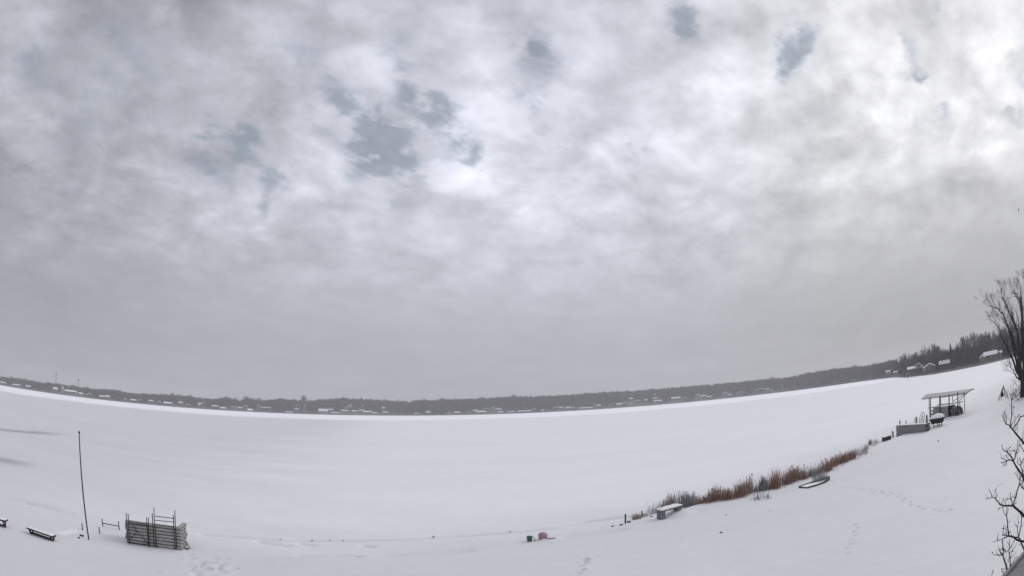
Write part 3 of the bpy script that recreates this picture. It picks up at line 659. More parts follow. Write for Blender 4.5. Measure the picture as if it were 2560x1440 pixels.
for i, (x, y, yb, lb) in enumerate([(1880, 1186, 1232, 'tall cattail above the russet reeds left of the grey clump'), (1780, 1223, 1254, 'short cattail above the first russet reeds'), (1980, 1165, 1207, 'left one of two tall cattails above the middle of the reeds'), (2010, 1163, 1199, 'right one of two tall cattails above the middle of the reeds'), (2064, 1148, 1184, 'left one of the cattail pair above the rowboat'), (2081, 1147, 1177, 'right one of the cattail pair above the rowboat')]):
    b = at(x + 1, yb); q = on(x, y, math.hypot(b.x, b.y)); t = thing('cattail', lb, 'cattail', b, 'cattails in the reed bed')
    MB().tube([b, b.lerp(q, .5) + Vector((.02, 0, 0)), q], .007, 5).build('stem', MAT['reed'], t, True); MB().tube([q - UP * .09, q - UP * .06, q + UP * .05, q + UP * .08], [.012, .034, .034, .01], 7).build('seed_head', MAT['darkwood'], t, True)

# ------------------------------------------------------------------ right-hand dock group
p = at(2211, 1103.5); q = at(2228, 1098); d = (q - p); d.z = 0; l = d.length; d.normalize(); s = Vector((-d.y, d.x, 0))
t = thing('dock_box', 'low black box with a skin of snow between the reeds and the grey dock stack', 'box', p)
MB().box(p + d * l / 2 + s * .18 + UP * .20, d, s, UP, l / 2, .18, .21).build('body', MAT['darkwood'], t)
MB().box(p + d * l / 2 + s * .18 + UP * .435, d, s, UP, l / 2 + .03, .20, .025).build('lid', MAT['snowcap'], t)
MB().box(p + d * .12 + s * (-.003) + UP * .36, d, s, UP, .06, .012, .04).build('latch', MAT['metal'], t)
A1, B1 = at(2241, 1092.5), at(2312, 1080); d = (B1 - A1); d.z = 0; l = d.length; d.normalize(); s = Vector((-d.y, d.x, 0)); zb1 = min(A1.z, B1.z); nn_ = 6; hh = 28 / 1327 * A1.length / nn_
for k in range(nn_):
    dock_section(Vector((A1.x, A1.y, 0)), Vector((B1.x, B1.y, 0)) + d * .1 * (k % 2), s, .9, zb1 + k * hh, hh * 1.06 if k < nn_ - 1 else hh * .985,
        'grey dock section, ' + ['lowest', 'second from the bottom', 'third from the bottom', 'third from the top', 'second from the top', 'snow-covered topmost'][k] + ' of the stack by the green cart', 'dock sections in the grey right stack', MAT['deckgrey'], MAT['snowcap'] if k == nn_ - 1 else MAT['deckgrey'], MAT['metal'], .12)
for x, y0, yb, r, lb in [(2249.5, 1053, 1078, .07, 'left one of the posts rising behind the grey dock stack'), (2265, 1052.5, 1076, .05, 'thin second post from the left behind the grey dock stack'), (2287.5, 1047, 1073, .05, 'slim post just left of the tall post behind the grey dock stack'), (2291.5, 1044, 1073, .08, 'tall post behind the middle of the grey dock stack'), (2317, 1040, 1078, .09, 'thick dark post at the right end of the grey dock stack')]:
    a = at(x, yb); b = on(x, y0, math.hypot(a.x, a.y)); t = thing('mooring_post', lb, 'post', a, 'posts around the grey dock stack'); MB().tube([a - UP * .2, b], r, 8).build('shaft', MAT['pole'], t, True)
    MB().lathe(b, [(r * 1.1, 0), (r * 1.15, .05), (r * .5, .1)], 8).build('cap', MAT['darkmetal'], t, True)
cb_ = at(2305, 1072); c = on(2305, 1045, math.hypot(cb_.x, cb_.y)); vdir = Vector((c.x, c.y, 0)).normalized(); hz_ = Vector((vdir.y, -vdir.x, 0))
t = thing('hose_reel', 'hoop-shaped metal reel standing behind the right end of the grey dock stack', 'reel', Vector((c.x, c.y, cb_.z)))
for off, rr in ((0, .48), (.3, .46)):
    MB().tube([c + vdir * off + (hz_ * math.cos(a) * .58 + UP * math.sin(a) * 1.25) * rr + hz_ * (.12 * math.sin(a)) for a in [i * math.pi / 12 for i in range(25)]], .022, 6, False).build('hoop', MAT['darkmetal'], t, True)
for a in (.5, 1.4, 2.4):
    MB().tube([c + (hz_ * math.cos(a) * .58 + UP * math.sin(a) * 1.25) * .46 + hz_ * (.12 * math.sin(a)), c - (hz_ * math.cos(a) * .58 + UP * math.sin(a) * 1.25) * .46 + vdir * .3 - hz_ * (.12 * math.sin(a))], .02, 6).build('spoke', MAT['darkmetal'], t, True)
for sg in (-1, 1): MB().tube([c + hz_ * .1 * sg - UP * .5, Vector((c.x, c.y, cb_.z)) + hz_ * .35 * sg], .03, 6).build('leg', MAT['darkmetal'], t, True)

# cart heaped with snow
a = at(2331, 1069); b = at(2356, 1064); d = (b - a); d.z = 0; l = d.length; d.normalize(); s = Vector((-d.y, d.x, 0)); zc_ = a.z; um = 1.0 * a.length / 1327
t = thing('garden_cart', 'dark green cart heaped with snow between grey dock stack and boat hoist', 'cart', a)
c0 = a + d * l / 2; H0 = 8 * um; H1 = 19 * um; bl, tl = 15 * um, 20 * um
rb = [c0 + d * (sx * bl) + s * (sy * 8 * um + 7 * um) + UP * H0 for sx, sy in ((-1, -1), (1, -1), (1, 1), (-1, 1))]; rt = [c0 + d * (sx * tl) + s * (sy * 13 * um + 7 * um) + UP * H1 for sx, sy in ((-1, -1), (1, -1), (1, 1), (-1, 1))]
MB().add(rb + rt, [(3, 2, 1, 0), (0, 1, 5, 4), (1, 2, 6, 5), (2, 3, 7, 6), (3, 0, 4, 7)]).build('tub', MAT['green'], t)
m = MB()
for i in range(4): m.bar(rt[i], rt[(i + 1) % 4], .09, .10)
m.build('rim', MAT['black'], t)
for i in range(4):
    x = [(-.7, -1), (.0, -1), (.75, -1), (.3, 1)][i]; m = MB(); f = c0 + d * (x[0] * bl) + s * (x[1] * 8 * um + 7 * um)
    m.bar(f + UP * (H0 + .1), f + d * .08 - UP * .02, .08, .06); m.build('leg', MAT['black'], t)
for i in range(3):
    m = MB(); f0, f1 = rt[0].lerp(rt[1], .2 + .28 * i), rb[0].lerp(rb[1], .15 + .32 * i); m.bar(f0 - s * .02, f1 - s * .02, .05, .03); m.build('rib', MAT['black'], t)
MB().bar(c0 - d * bl * .8 + UP * H0 * .35 - s * um, c0 + d * bl * .9 + UP * H0 * .45 - s * um, .08, .05).build('brace', MAT['green'], t)
vs = []; n = 12
for i in range(7):
    f = i / 6
    for k in range(n):
        an = 6.283 * k / n; ex = abs(math.cos(an)) ** .6 * (1 if math.cos(an) > 0 else -1); ey = abs(math.sin(an)) ** .6 * (1 if math.sin(an) > 0 else -1); g_ = (1 - f ** 1.9) if f < .99 else .04
        vs.append(c0 + d * (tl * 1.02 * ex * g_ + 3 * um * f) + s * (13 * um * ey * g_ + 7 * um) + UP * (H1 + .06 + 11 * um * f ** .85 * (.92 + .1 * random.random())))
MB().add(vs, [(i * n + k, i * n + (k + 1) % n, (i + 1) * n + (k + 1) % n, (i + 1) * n + k) for i in range(6) for k in range(n)]).build('snow_heap', MAT['snowcap'], t, True)
w0 = at(2322, 1073.5); vd = Vector((w0.x, w0.y, 0)).normalized()
MB().tube([w0 + UP * .16 - vd * .06, w0 + UP * .16 + vd * .06], .16, 14).build('wheel', MAT['black'], t, True)
MB().tube([w0 + UP * .2, a + UP * H0 * .9], .03, 6).build('handle', MAT['darkmetal'], t, True)

# ------------------------------------------------------------------ boat hoist with canopy frame
hb0, hb1 = at(2326, 1052), at(2396, 1039); dH = (hb1 - hb0); dH.z = 0; lH = dH.length; dH.normalize(); sH = Vector((-dH.y, dH.x, 0)); zH = (hb0.z + hb1.z) / 2
t = thing('boat_hoist', 'open boat hoist with a long slanting pale grey canopy on four dark front posts', 'boat hoist', Vector((hb0.x, hb0.y, zH)))
def hp(px, py, off=0.): return px3((px, py), Vector((hb0.x, hb0.y, 0)) + sH * off, sH)
WH = 2.3
r0, r1 = hp(2304, 996.5), hp(2420, 979.5); b0_, b1_ = hp(2316, 986, WH), hp(2435, 971.5, WH)
m = MB(); up_ = UP * .035
m.add([r0, r1, b1_, b0_, r0 + up_, r1 + up_, b1_ + up_, b0_ + up_], [(0, 3, 2, 1), (4, 5, 6, 7), (0, 1, 5, 4), (1, 2, 6, 5), (2, 3, 7, 6), (3, 0, 4, 7)]); m.build('canopy', MAT['wallpale'], t)
m = MB(); vs = []
for i in range(25):
    e = i / 24
    for k in range(7):
        f = k / 6; p_ = r0.lerp(r1, .01 + .98 * e).lerp(b0_.lerp(b1_, .01 + .98 * e), .02 + .96 * f); vs.append(p_ + UP * (.04 + .07 * math.sin(math.pi * f) ** .4 * min(1, 6 * min(e, 1 - e)) * (.8 + .3 * math.sin(i * .8 + k))))
m.add(vs, [(i * 7 + k, (i + 1) * 7 + k, (i + 1) * 7 + k + 1, i * 7 + k + 1) for i in range(24) for k in range(6)]); pass
for a_, b_ in ((r0, r1), (b0_, b1_)): MB().bar(a_ - UP * .09, b_ - UP * .09, .07, .12).build('canopy_rail', MAT['metal'], t)
MB().bar(hp(2350, 994, .05), hp(2412, 985, .05), .06, .09).build('canopy_rail', MAT['metal'], t)
for e in np.linspace(.02, .98, 11): MB().bar(r0.lerp(r1, e) - UP * .05, b0_.lerp(b1_, e) - UP * .05, .05, .06).build('rafter', MAT['metal'], t)
for x, yt, yb in ((2326, 993, 1052), (2349.5, 989, 1047), (2373, 985.5, 1045), (2394.5, 980.5, 1039)):
    MB().bar(hp(x - .5, yt), hp(x + .3, yb) - UP * .1, .10, .10, sH).build('front_post', MAT['pole'], t)
for e in (.06, .36, .66, .94):
    bt = b0_.lerp(b1_, e * .85) ; MB().bar(bt - UP * .1, Vector((bt.x, bt.y, zH - .1)), .08, .08, sH).build('back_post', MAT['metal'], t)
for a_, b_, o_ in (((2320, 1020), (2350, 1016), -.06), ((2343, 1013), (2372, 1009), .8), ((2368, 1011), (2406.5, 1004), -.06), ((2324, 1025.5), (2349, 1024), -.05)): MB().bar(hp(*a_, o_), hp(*b_, o_), .09, .12).build('cradle_beam', MAT['metal'], t)
for a_, b_, o_ in (((2433, 973), (2383, 1003), .6), ((2424, 977), (2398, 1002), .2), ((2397, 1003), (2405, 1033), .1), ((2396, 1015), (2404, 1032), .0), ((2397.5, 1016), (2393, 1037), .0)): MB().tube([hp(*a_, o_), hp(*b_, o_)], .045, 6).build('brace', MAT['darkmetal' if a_[1] > 1000 else 'metal'], t, True)
# what is stored beneath it
lo0, lo1 = hp(2328, 1050, .15), hp(2370, 1044.5, .15); lo0.z = lo1.z = zH
gl = lo1 - lo0; gl.z = 0
for k in range(6):
    j = [.0, .15, .05, .3, .1, .55][k]
    dock_section(lo0 + gl * (j * .3), lo1 + gl * .02, sH, 1.5, zH + k * .235, .215, ['snow-streaked plank raft at the very bottom under the boat hoist', 'plank raft second from the bottom under the boat hoist', 'plank raft third from the bottom under the boat hoist', 'plank raft third from the top under the boat hoist', 'plank raft second from the top under the boat hoist', 'shortest plank raft on top of the pile under the boat hoist'][k],
        'rafts stored under the boat hoist', MAT['metal'], MAT['snowcap'] if k in (3, 5) else MAT['metal'], MAT['darkwood'])
q0, q1 = hp(2375, 1043, .2), hp(2393, 1037, .2)
t = thing('tarped_boat', 'grey tarpaulin-covered hull propped under the right half of the boat hoist', 'boat', Vector((q0.x, q0.y, zH)))
vs = []; n = 10; prof = [(0, .10), (.10, .06), (.5, .03), (.75, .09), (1, .35)]
for e, nz_ in prof:
    for k in range(n):
        a_ = math.pi * k / (n - 1); c_ = Vector((q0.x, q0.y, 0)).lerp(Vector((q1.x, q1.y, 0)), e)
        vs.append(c_ + sH * (.8 - .8 * (1 - nz_) * math.cos(a_)) + UP * (zH + .15 + (1.12 - nz_ * .6) * math.sin(a_) ** .7))
MB().add(vs, [(i * n + k, i * n + k + 1, (i + 1) * n + k + 1, (i + 1) * n + k) for i in range(4) for k in range(n - 1)] + [tuple(range(n)), tuple(range(4 * n, 5 * n))[::-1]]).build('tarpaulin', MAT['deckgrey'], t, True)
for e in (.2, .8): MB().bar(q0.lerp(q1, e) + UP * .5 + (zH - q0.lerp(q1, e).z) * UP, q0.lerp(q1, e) + sH * 1.5 + UP * .1 + (zH - q0.lerp(q1, e).z) * UP, .12, .25).build('prop', MAT['darkwood'], t)
for e in (.1, .5, .85):
    p_ = q0.lerp(q1, e); p_.z = zH; MB().tube([p_ - sH * .05 + UP * .02, p_ - sH * .1 + UP * 1.1], [.06, .04], 6).build('strap', MAT['black'], t, True)

# tripod by the big tree
b = at(2507, 999); D = math.hypot(b.x, b.y); ap = on(2508, 965, D)
t = thing('pole_tripod', 'tepee-shaped tripod of long poles left of the big bare tree', 'tripod', b)
for x, y, dd in ((2493.5, 998, 0), (2498, 996, 1.2), (2503, 995, 2.), (2513, 994, 1.8), (2522, 992, .3), (2518, 997, -.8)):
    f = on(x, y, D + dd); f.z = hgt(f.x, f.y) - .05; MB().tube([f, ap + (ap - f) * .06], [.05, .035], 6).build('leg', MAT['wood'] if dd < 1 else MAT['darkwood'], t, True)
f = on(2506, 992, D + .4); MB().tube([f, f + UP * .35, f + UP * .75], [.22, .26, .06], 8).build('hanging_sack', MAT['black'], t, True)
MB().tube([f + UP * .75, ap], .02, 5).build('cord', MAT['black'], t, True)

# ------------------------------------------------------------------ trees
def rv(k=1.): return Vector((random.gauss(0, k), random.gauss(0, k), random.gauss(0, k)))
def twig_fan(mb, p, d, ln, n, w0, spread=.6):
    for _ in range(n):
        q = (d + rv(spread)).normalized(); q.z += .25; l2 = ln * random.uniform(.5, 1.1); m1 = p + q * l2 * .5 + rv(ln * .05); e = p + q * l2 + UP * ln * .12
        s = q.cross(UP + rv(.5)).normalized() * w0
        mb.add([p - s * .5, p + s * .5, m1 + s * .3, m1 - s * .3, e], [(0, 1, 2, 3), (3, 2, 4)])
def grow(mb, p, d, ln, r, lev, maxlev, w0, upb=.25, crook=.18, ntw=5, tw=None, sides=5):
    """a crooked limb that forks; twigs at its end"""
    pts = [p]; rr = [r]; q = d.copy(); n = 4
    for i in range(n):
        q = (q + rv(crook) + UP * upb * .3).normalized(); pts.append(pts[-1] + q * ln / n); rr.append(r * (1 - .45 * (i + 1) / n))
    mb.tube(pts, rr, sides if lev < 2 else 3, False)
    if lev >= maxlev:
        for i in (2, 3, 4): twig_fan(tw or mb, pts[i], q, ln * .7, ntw, w0)
        return
    for i in (2, 3, 4):
        for _ in range(1 if i < 4 else 2):
            a = (q + rv(.55)).normalized(); a = (a + UP * upb).normalized()
            grow(mb, pts[i], a, ln * random.uniform(.55, .75), rr[i] * .62, lev + 1, maxlev, w0, upb, crook, ntw, tw, sides)
def tree_meshes(kind, h, w0, seed):
    random.seed(seed); tr, cr = MB(), MB()
    if kind == 'conifer':
        tr.tube([(0, 0, -.5), (0, 0, h * .5), (0, 0, h * .96)], [h * .018, h * .012, h * .003], 6)
        z = h * .12
        while z < h * .97:
            rad = h * .17 * (1 - z / h) ** .8 + .15
            for k in range(11):
                a = random.uniform(0, 6.283); l = rad * random.uniform(.7, 1.15); b = Vector((0, 0, z)); e = Vector((math.cos(a) * l, math.sin(a) * l, z - l * .35)); s = Vector((-math.sin(a), math.cos(a), 0)) * l * .28
                m1 = b.lerp(e, .6) + UP * l * .05; cr.add([b, m1 + s, e, m1 - s, m1 - UP * l * .22], [(0, 1, 2, 3), (0, 1, 4), (4, 3, 0), (1, 2, 4), (2, 3, 4)])
            z += h * .014 + rad * .03
        return tr, cr
    th = h * {'oak': .22, 'poplar': .30, 'maple': .18}[kind]; r0 = h * .022
    pts = [Vector((0, 0, -.5)), Vector((random.gauss(0, .1), random.gauss(0, .1), th * .5)), Vector((random.gauss(0, .2), random.gauss(0, .2), th))]
    tr.tube(pts, [r0 * 1.25, r0, r0 * .85], 7)
    n = {'oak': 5, 'poplar': 4, 'maple': 6}[kind]; sp = {'oak': .75, 'poplar': .28, 'maple': .5}[kind]
    for k in range(n):
        a = 6.283 * k / n + random.uniform(-.4, .4); d = Vector((math.cos(a) * sp, math.sin(a) * sp, 1 if k else 1.6)).normalized()
        grow(cr, pts[-1] - UP * random.uniform(0, th * .3), d, h * random.uniform(.26, .34), r0 * .55, 0, 3 if h > 0 else 2, w0, .25 if kind != 'poplar' else .45, .16, 3)
    return tr, cr
def mesh_of(mb, name, m, smooth=True):
    me = bpy.data.meshes.new(name); me.from_pydata(mb.v, [], mb.f); me.materials.append(m); me.update()
    if smooth: me.polygons.foreach_set('use_smooth', [True] * len(me.polygons))
    return me
VAR = {}
for kind, n in (('oak', 3), ('poplar', 2), ('maple', 3), ('conifer', 2)):
    for k in range(n):
        tr, cr = tree_meshes(kind, 10., .05, 100 + k * 7 + len(kind))
        zmax = max(p[2] for p in cr.v)
        VAR[(kind, k)] = (mesh_of(tr, kind + '_trunk', MAT['nearbark']), mesh_of(cr, kind + '_crown', MAT['conifer'] if kind == 'conifer' else MAT['nearbark'], kind != 'conifer'), zmax)
random.seed(21)
def tree(px, py_top, dist, kind, k, label, group, name=None, wide=1.):
    d = ray(px, 900); az = math.atan2(d.x, d.y); x, y = math.sin(az) * dist, math.cos(az) * dist; z = hgt(x, y)
    # find the base direction again so that the top lands at the wanted elevation
    top = on(px, py_top, dist); x, y = top.x, top.y; z = hgt(x, y); h = max(3., top.z - z)
    tm, cm, zm = VAR[(kind, k)]; sc = h / zm
    t = bpy.data.objects.new(name or ('conifer' if kind == 'conifer' else 'bare_tree'), None); COL.objects.link(t); t.location = (x, y, z)
    t.scale = (sc * wide, sc * wide, sc); t.rotation_euler = (0, 0, random.uniform(0, 6.28)); tag(t, label, 'tree', group)
    for nm, me in (('trunk', tm), ('crown', cm)):
        o = bpy.data.objects.new(nm, me); COL.objects.link(o); o.parent = t
    return t
def shore_D(px, py=940):
    az, _ = azel(px, py); return float(np.interp(az, sh_az, sh_d))
# trees and conifers on the near point of land, right
PT = [(2249,885,'poplar',0,1.0,'slim bare tree at the very tip of the wooded point'),(2258,878,'maple',0,.9,'bare tree standing over the dark posts at the tip of the point'),(2272,880,'oak',1,1.,'low broad bare tree behind the first house on the point'),
 (2286,876,'poplar',1,1.,'thin bare tree above the right end of the first point house'),(2299,866,'maple',1,.8,'thin-topped bare tree between the first and second point houses'),(2312,867,'poplar',0,.9,'narrow bare tree just left of the pointed crown on the point'),
 (2329,853,'maple',2,.9,'tall bare tree with a pointed crown behind the second point house'),(2341,861,'poplar',1,.8,'slender forked tree just right of the tall pointed crown'),(2352,866,'oak',0,.8,'rounded bare tree above the gap between second and third point houses'),
 (2363,868,'maple',0,.9,'bare tree above the long snowy roof of the third point house'),(2375,857,'conifer',0,1.,'dark spire-shaped evergreen behind the third point house'),(2388,862,'poplar',0,1.,'thin bare tree right of the dark evergreen spire'),
 (2399,848,'maple',2,.8,'bare tree stepping up toward the tall trees on the point'),(2407,835,'poplar',1,.8,'first of the tall bare poplars in the middle of the point'),(2416,838,'maple',1,.7,'tall bare tree between the first tall poplar and the highest crown'),(2423,826,'oak',2,.6,'highest bare crown left of the cluster over the tan house'),
 (2434,829,'poplar',0,.8,'tall bare tree in the middle of the high cluster on the point'),(2444,826,'maple',0,.7,'tall bare tree with even crown in the high cluster'),(2454,828,'poplar',1,.8,'tall bare tree above the left end of the tan house'),(2463,824,'oak',0,.6,'tall bare tree above the middle of the tan house'),
 (2474,822,'oak',2,.8,'dark bare crown behind the middle of the tan house'),(2484,816,'maple',1,.7,'tall bare tree above the right end of the tan house'),(2496,812,'poplar',0,.9,'tall bare tree just left of the big foreground tree'),(2508,808,'oak',1,.7,'bare crown half hidden behind the big foreground tree, left one'),
 (2522,806,'maple',2,.7,'bare crown behind the middle of the big foreground tree'),(2538,803,'poplar',1,.9,'bare crown hidden behind the stems of the big foreground tree'),(2553,800,'maple',0,.8,'bare crown behind the big foreground tree at the right edge')]
for i, (px, pt_, kd, k, wd_, lb) in enumerate(PT):
    sD = shore_D(px, 935 - (px - 2249) * .17); tree(px, pt_, sD + [45, 70, 60, 90, 38][i % 5], kd, k, lb, 'trees on the wooded point', wide=wd_)
# shorter trees in front, between the houses
FT = [(2258,905,8,'poplar',0,'small bare tree right by the dark posts at the water edge'),(2317,895,14,'maple',2,'dark small tree in front of the second point house'),(2340,888,14,'conifer',0,'dark bushy evergreen in front of the third point house'),(2343,880,18,'oak',0,'bare tree with dark trunk before the third point house'),
 (2381,880,10,'oak',2,'bare dark-trunked tree at the shore right of the third point house'),(2390,897,10,'maple',1,'low bare tree at the shore in the middle of the point'),(2402,885,16,'maple',0,'bare tree in the dark middle of the point, nearer the shore'),(2415,880,20,'poplar',1,'bare tree left of the pale boulder-like shed'),
 (2430,878,22,'oak',1,'broad bare tree left of the tan house'),(2441,885,12,'maple',1,'small dark bare tree just left of the tan house'),(2493,875,14,'maple',2,'bare tree at the right corner of the tan house'),(2505,872,16,'poplar',0,'bare tree between tan house and the big foreground tree')]
for px, pt_, inl, kd, k, lb in FT: tree(px, pt_, shore_D(px, 935 - (px - 2249) * .17) + inl, kd, k, lb, 'trees on the wooded point')
# trees that stand out of the far treeline
OUT = [(10,937,'maple',0,'rounded treetop at the far left end of the treeline'),(31,938,'poplar',0,'small pointed treetop near the left edge of the treeline'),(122,951,'oak',1,'broad dark treetop left of the radio mast'),(150,955,'maple',1,'treetop just right of the radio mast'),(183,960,'oak',0,'dark rounded treetop between mast and water tower'),
 (217,964,'maple',2,'treetop right of the small far tower'),(258,970,'oak',2,'treetop above the first cluster of far houses'),(431,980,'poplar',1,'small treetop poking out left of the far treeline notch'),(447,982,'maple',0,'rounded treetop right of the thin poking treetop'),(475,985,'oak',0,'broad treetop over the far houses left of the long white building'),
 (567,988,'poplar',0,'narrow treetop left of the twin-humped crowns'),(588,990,'maple',1,'left hump of the treeline above the white boathouses'),(619,988,'oak',2,'wide humped treetop left of the long white building'),(645,992,'maple',2,'rounded treetop above the long white building'),(700,991,'oak',1,'broad treetop left of the big domed tree'),
 (760,985,'maple',0,'big domed pale tree, the tallest in the far treeline'),(800,994,'oak',0,'low treetop right of the big domed tree'),(838,991,'maple',1,'treetop above the bright white roof'),(859,990,'poplar',1,'pointed treetop right of the bright white roof'),(903,992,'conifer',0,'pointed dark evergreen in the far treeline right of the bright white roof'),
 (925,994,'oak',2,'rounded treetop above the far boathouses'),(965,995,'maple',0,'treetop halfway to the notch in the treeline'),(992,996,'poplar',0,'small treetop left of the notch in the treeline'),(1012,998,'oak',1,'low treetop at the left lip of the notch in the treeline'),(1043,997,'maple',2,'low treetop at the right lip of the notch in the treeline'),
 (1057,992,'maple',1,'pale spreading treetop right of the notch in the treeline'),(1107,992,'oak',0,'broad treetop two crowns right of the notch'),(1145,994,'poplar',1,'small treetop left of the even stretch of treeline'),(1203,990,'oak',2,'rounded treetop above the two-tiered far houses'),(1245,989,'maple',0,'treetop left of the tall pale crown above the bucket'),
 (1282,984,'maple',2,'pale crown poking out of the treeline above the green bucket'),(1632,968,'oak',1,'treetop poking out above the lone dark stake'),(1740,960,'maple',1,'treetop above the gabled white far house'),(1822,954,'oak',0,'treetop above the cluster right of the gabled house'),(1930,940,'oak',2,'raised treetop above the last far houses'),
 (1985,935,'maple',0,'treetop at the step up in the treeline'),(2018,928,'poplar',0,'small treetop right of the step in the treeline'),(2085,917,'oak',1,'treetop left of the small bump in the treeline'),(2135,910,'maple',2,'small bump in the treeline before the point'),(2185,905,'oak',0,'treetop near where the point begins'),(2222,896,'maple',1,'treetop just left of the tip of the point')]
for px, pt_, kd, k, lb in OUT:
    ap_ = azel(px, pt_ + 20); sD = float(np.interp(ap_[0], sh_az, sh_d)); tree(px, pt_, sD + 150 + (px % 7) * 8, kd, k, lb, 'treetops standing out of the far wood', wide=1.15)

# ------------------------------------------------------------------ houses
HOLES = []
def house(px, py, wpx, hpx, style, label, wall='wallgrey', dist=None, roof='snowcap', yaw=0., name='house', cat='house', group='houses along the far shore'):
    """px,py: middle of the foot of the walls; wpx,hpx: width and full height as seen"""
    g0 = at(px, py) if dist is None else on(px, py, dist)
    if dist is None:
        az_ = math.degrees(math.atan2(g0.x, g0.y)); sd_ = float(np.interp(az_, sh_az, sh_d)); D = math.hypot(g0.x, g0.y)
        if not sd_ + 2 < D < sd_ + 170: D = min(max(D, sd_ + 6), sd_ + 160); g0 = Vector((math.sin(R(az_)) * D, math.cos(R(az_)) * D, 0)); g0.z = hgt(g0.x, g0.y)
    D = math.hypot(g0.x, g0.y); u = D / 1327.; W = wpx * u * .92; H = hpx * u
    az_ = math.atan2(g0.x, g0.y); HOLES.append((az_, W / D * .62 + .0008, D)); f = Vector((g0.x, g0.y, 0)).normalized(); a = -az_ + yaw
    ex = Vector((math.cos(a), math.sin(a), 0)); ey = Vector((-math.sin(a), math.cos(a), 0)); dp = min(9., max(3.5, W * .6))
    t = thing(name, label, cat, Vector((g0.x, g0.y, g0.z - .0)), group)
    wh = H * {'gable': .45, 'side': .50, 'flat': .72, 'low': .45}[style]; c = g0 + ey * dp / 2
    MB().box(c + UP * (wh / 2 - .5), ex, ey, UP, W / 2, dp / 2, wh / 2 + .5).build('wall', MAT[wall], t)
    z0 = wh; ov = min(.5, W * .06); m = MB(); hw, hd = W / 2 + ov, dp / 2 + ov; b = c + UP * z0
    if style == 'flat':
        m.box(b + UP * (H - wh) / 2, ex, ey, UP, hw, hd, (H - wh) / 2)
    elif style == 'gable':      # gable end towards the lake
        A_ = [b - ex * hw - ey * hd, b + ex * hw - ey * hd, b - ey * hd + UP * (H - wh), b - ex * hw + ey * hd, b + ex * hw + ey * hd, b + ey * hd + UP * (H - wh)]
        m.add(A_, [(0, 3, 5, 2), (1, 2, 5, 4), (0, 1, 4, 3)]); k = MB(); k.add([b - ex * W / 2 - ey * (dp / 2 - .02), b + ex * W / 2 - ey * (dp / 2 - .02), b - ey * (dp / 2 - .02) + UP * (H - wh) * .93], [(0, 1, 2)]); k.build('gable', MAT[wall], t)
        for sg in (-1, 1): k = MB(); k.bar(b + ex * hw * sg - ey * (hd + .05), b - ey * (hd + .05) + UP * (H - wh), .3, .25 + .12 * H); k.build('eave', MAT[roof], t)
    else:                        # roof slope towards the lake
        A_ = [b - ex * hw - ey * hd, b + ex * hw - ey * hd, b + ex * hw + UP * (H - wh), b - ex * hw + UP * (H - wh), b - ex * hw + ey * hd, b + ex * hw + ey * hd]
        m.add(A_, [(0, 1, 2, 3), (3, 2, 5, 4), (0, 4, 5, 1), (0, 3, 4), (1, 5, 2)])
    m.build('roof', MAT[roof], t)
    if W > 5 and style != 'flat':
        n = max(1, int(W / 4.2)); fw = c - ey * (dp / 2 + .03)
        for k in range(n):
            q = fw + ex * ((k + .5) / n - .5) * W * .86 + UP * wh * .5; MB().box(q, ex, ey, UP, .65, .03, min(.7, wh * .22)).build('window', MAT['glass'], t)
        if W > 8: MB().box(c + ex * W * .25 + UP * (H + .2), ex, ey, UP, .4, .4, (H - wh) * .5 + .3).build('chimney', MAT['stone'], t)
    elif W > 9:
        q = c - ey * (dp / 2 + .03) + UP * wh * .45; MB().box(q, ex, ey, UP, W * .3, .03, wh * .25).build('door', MAT['walldark'], t)
    return t
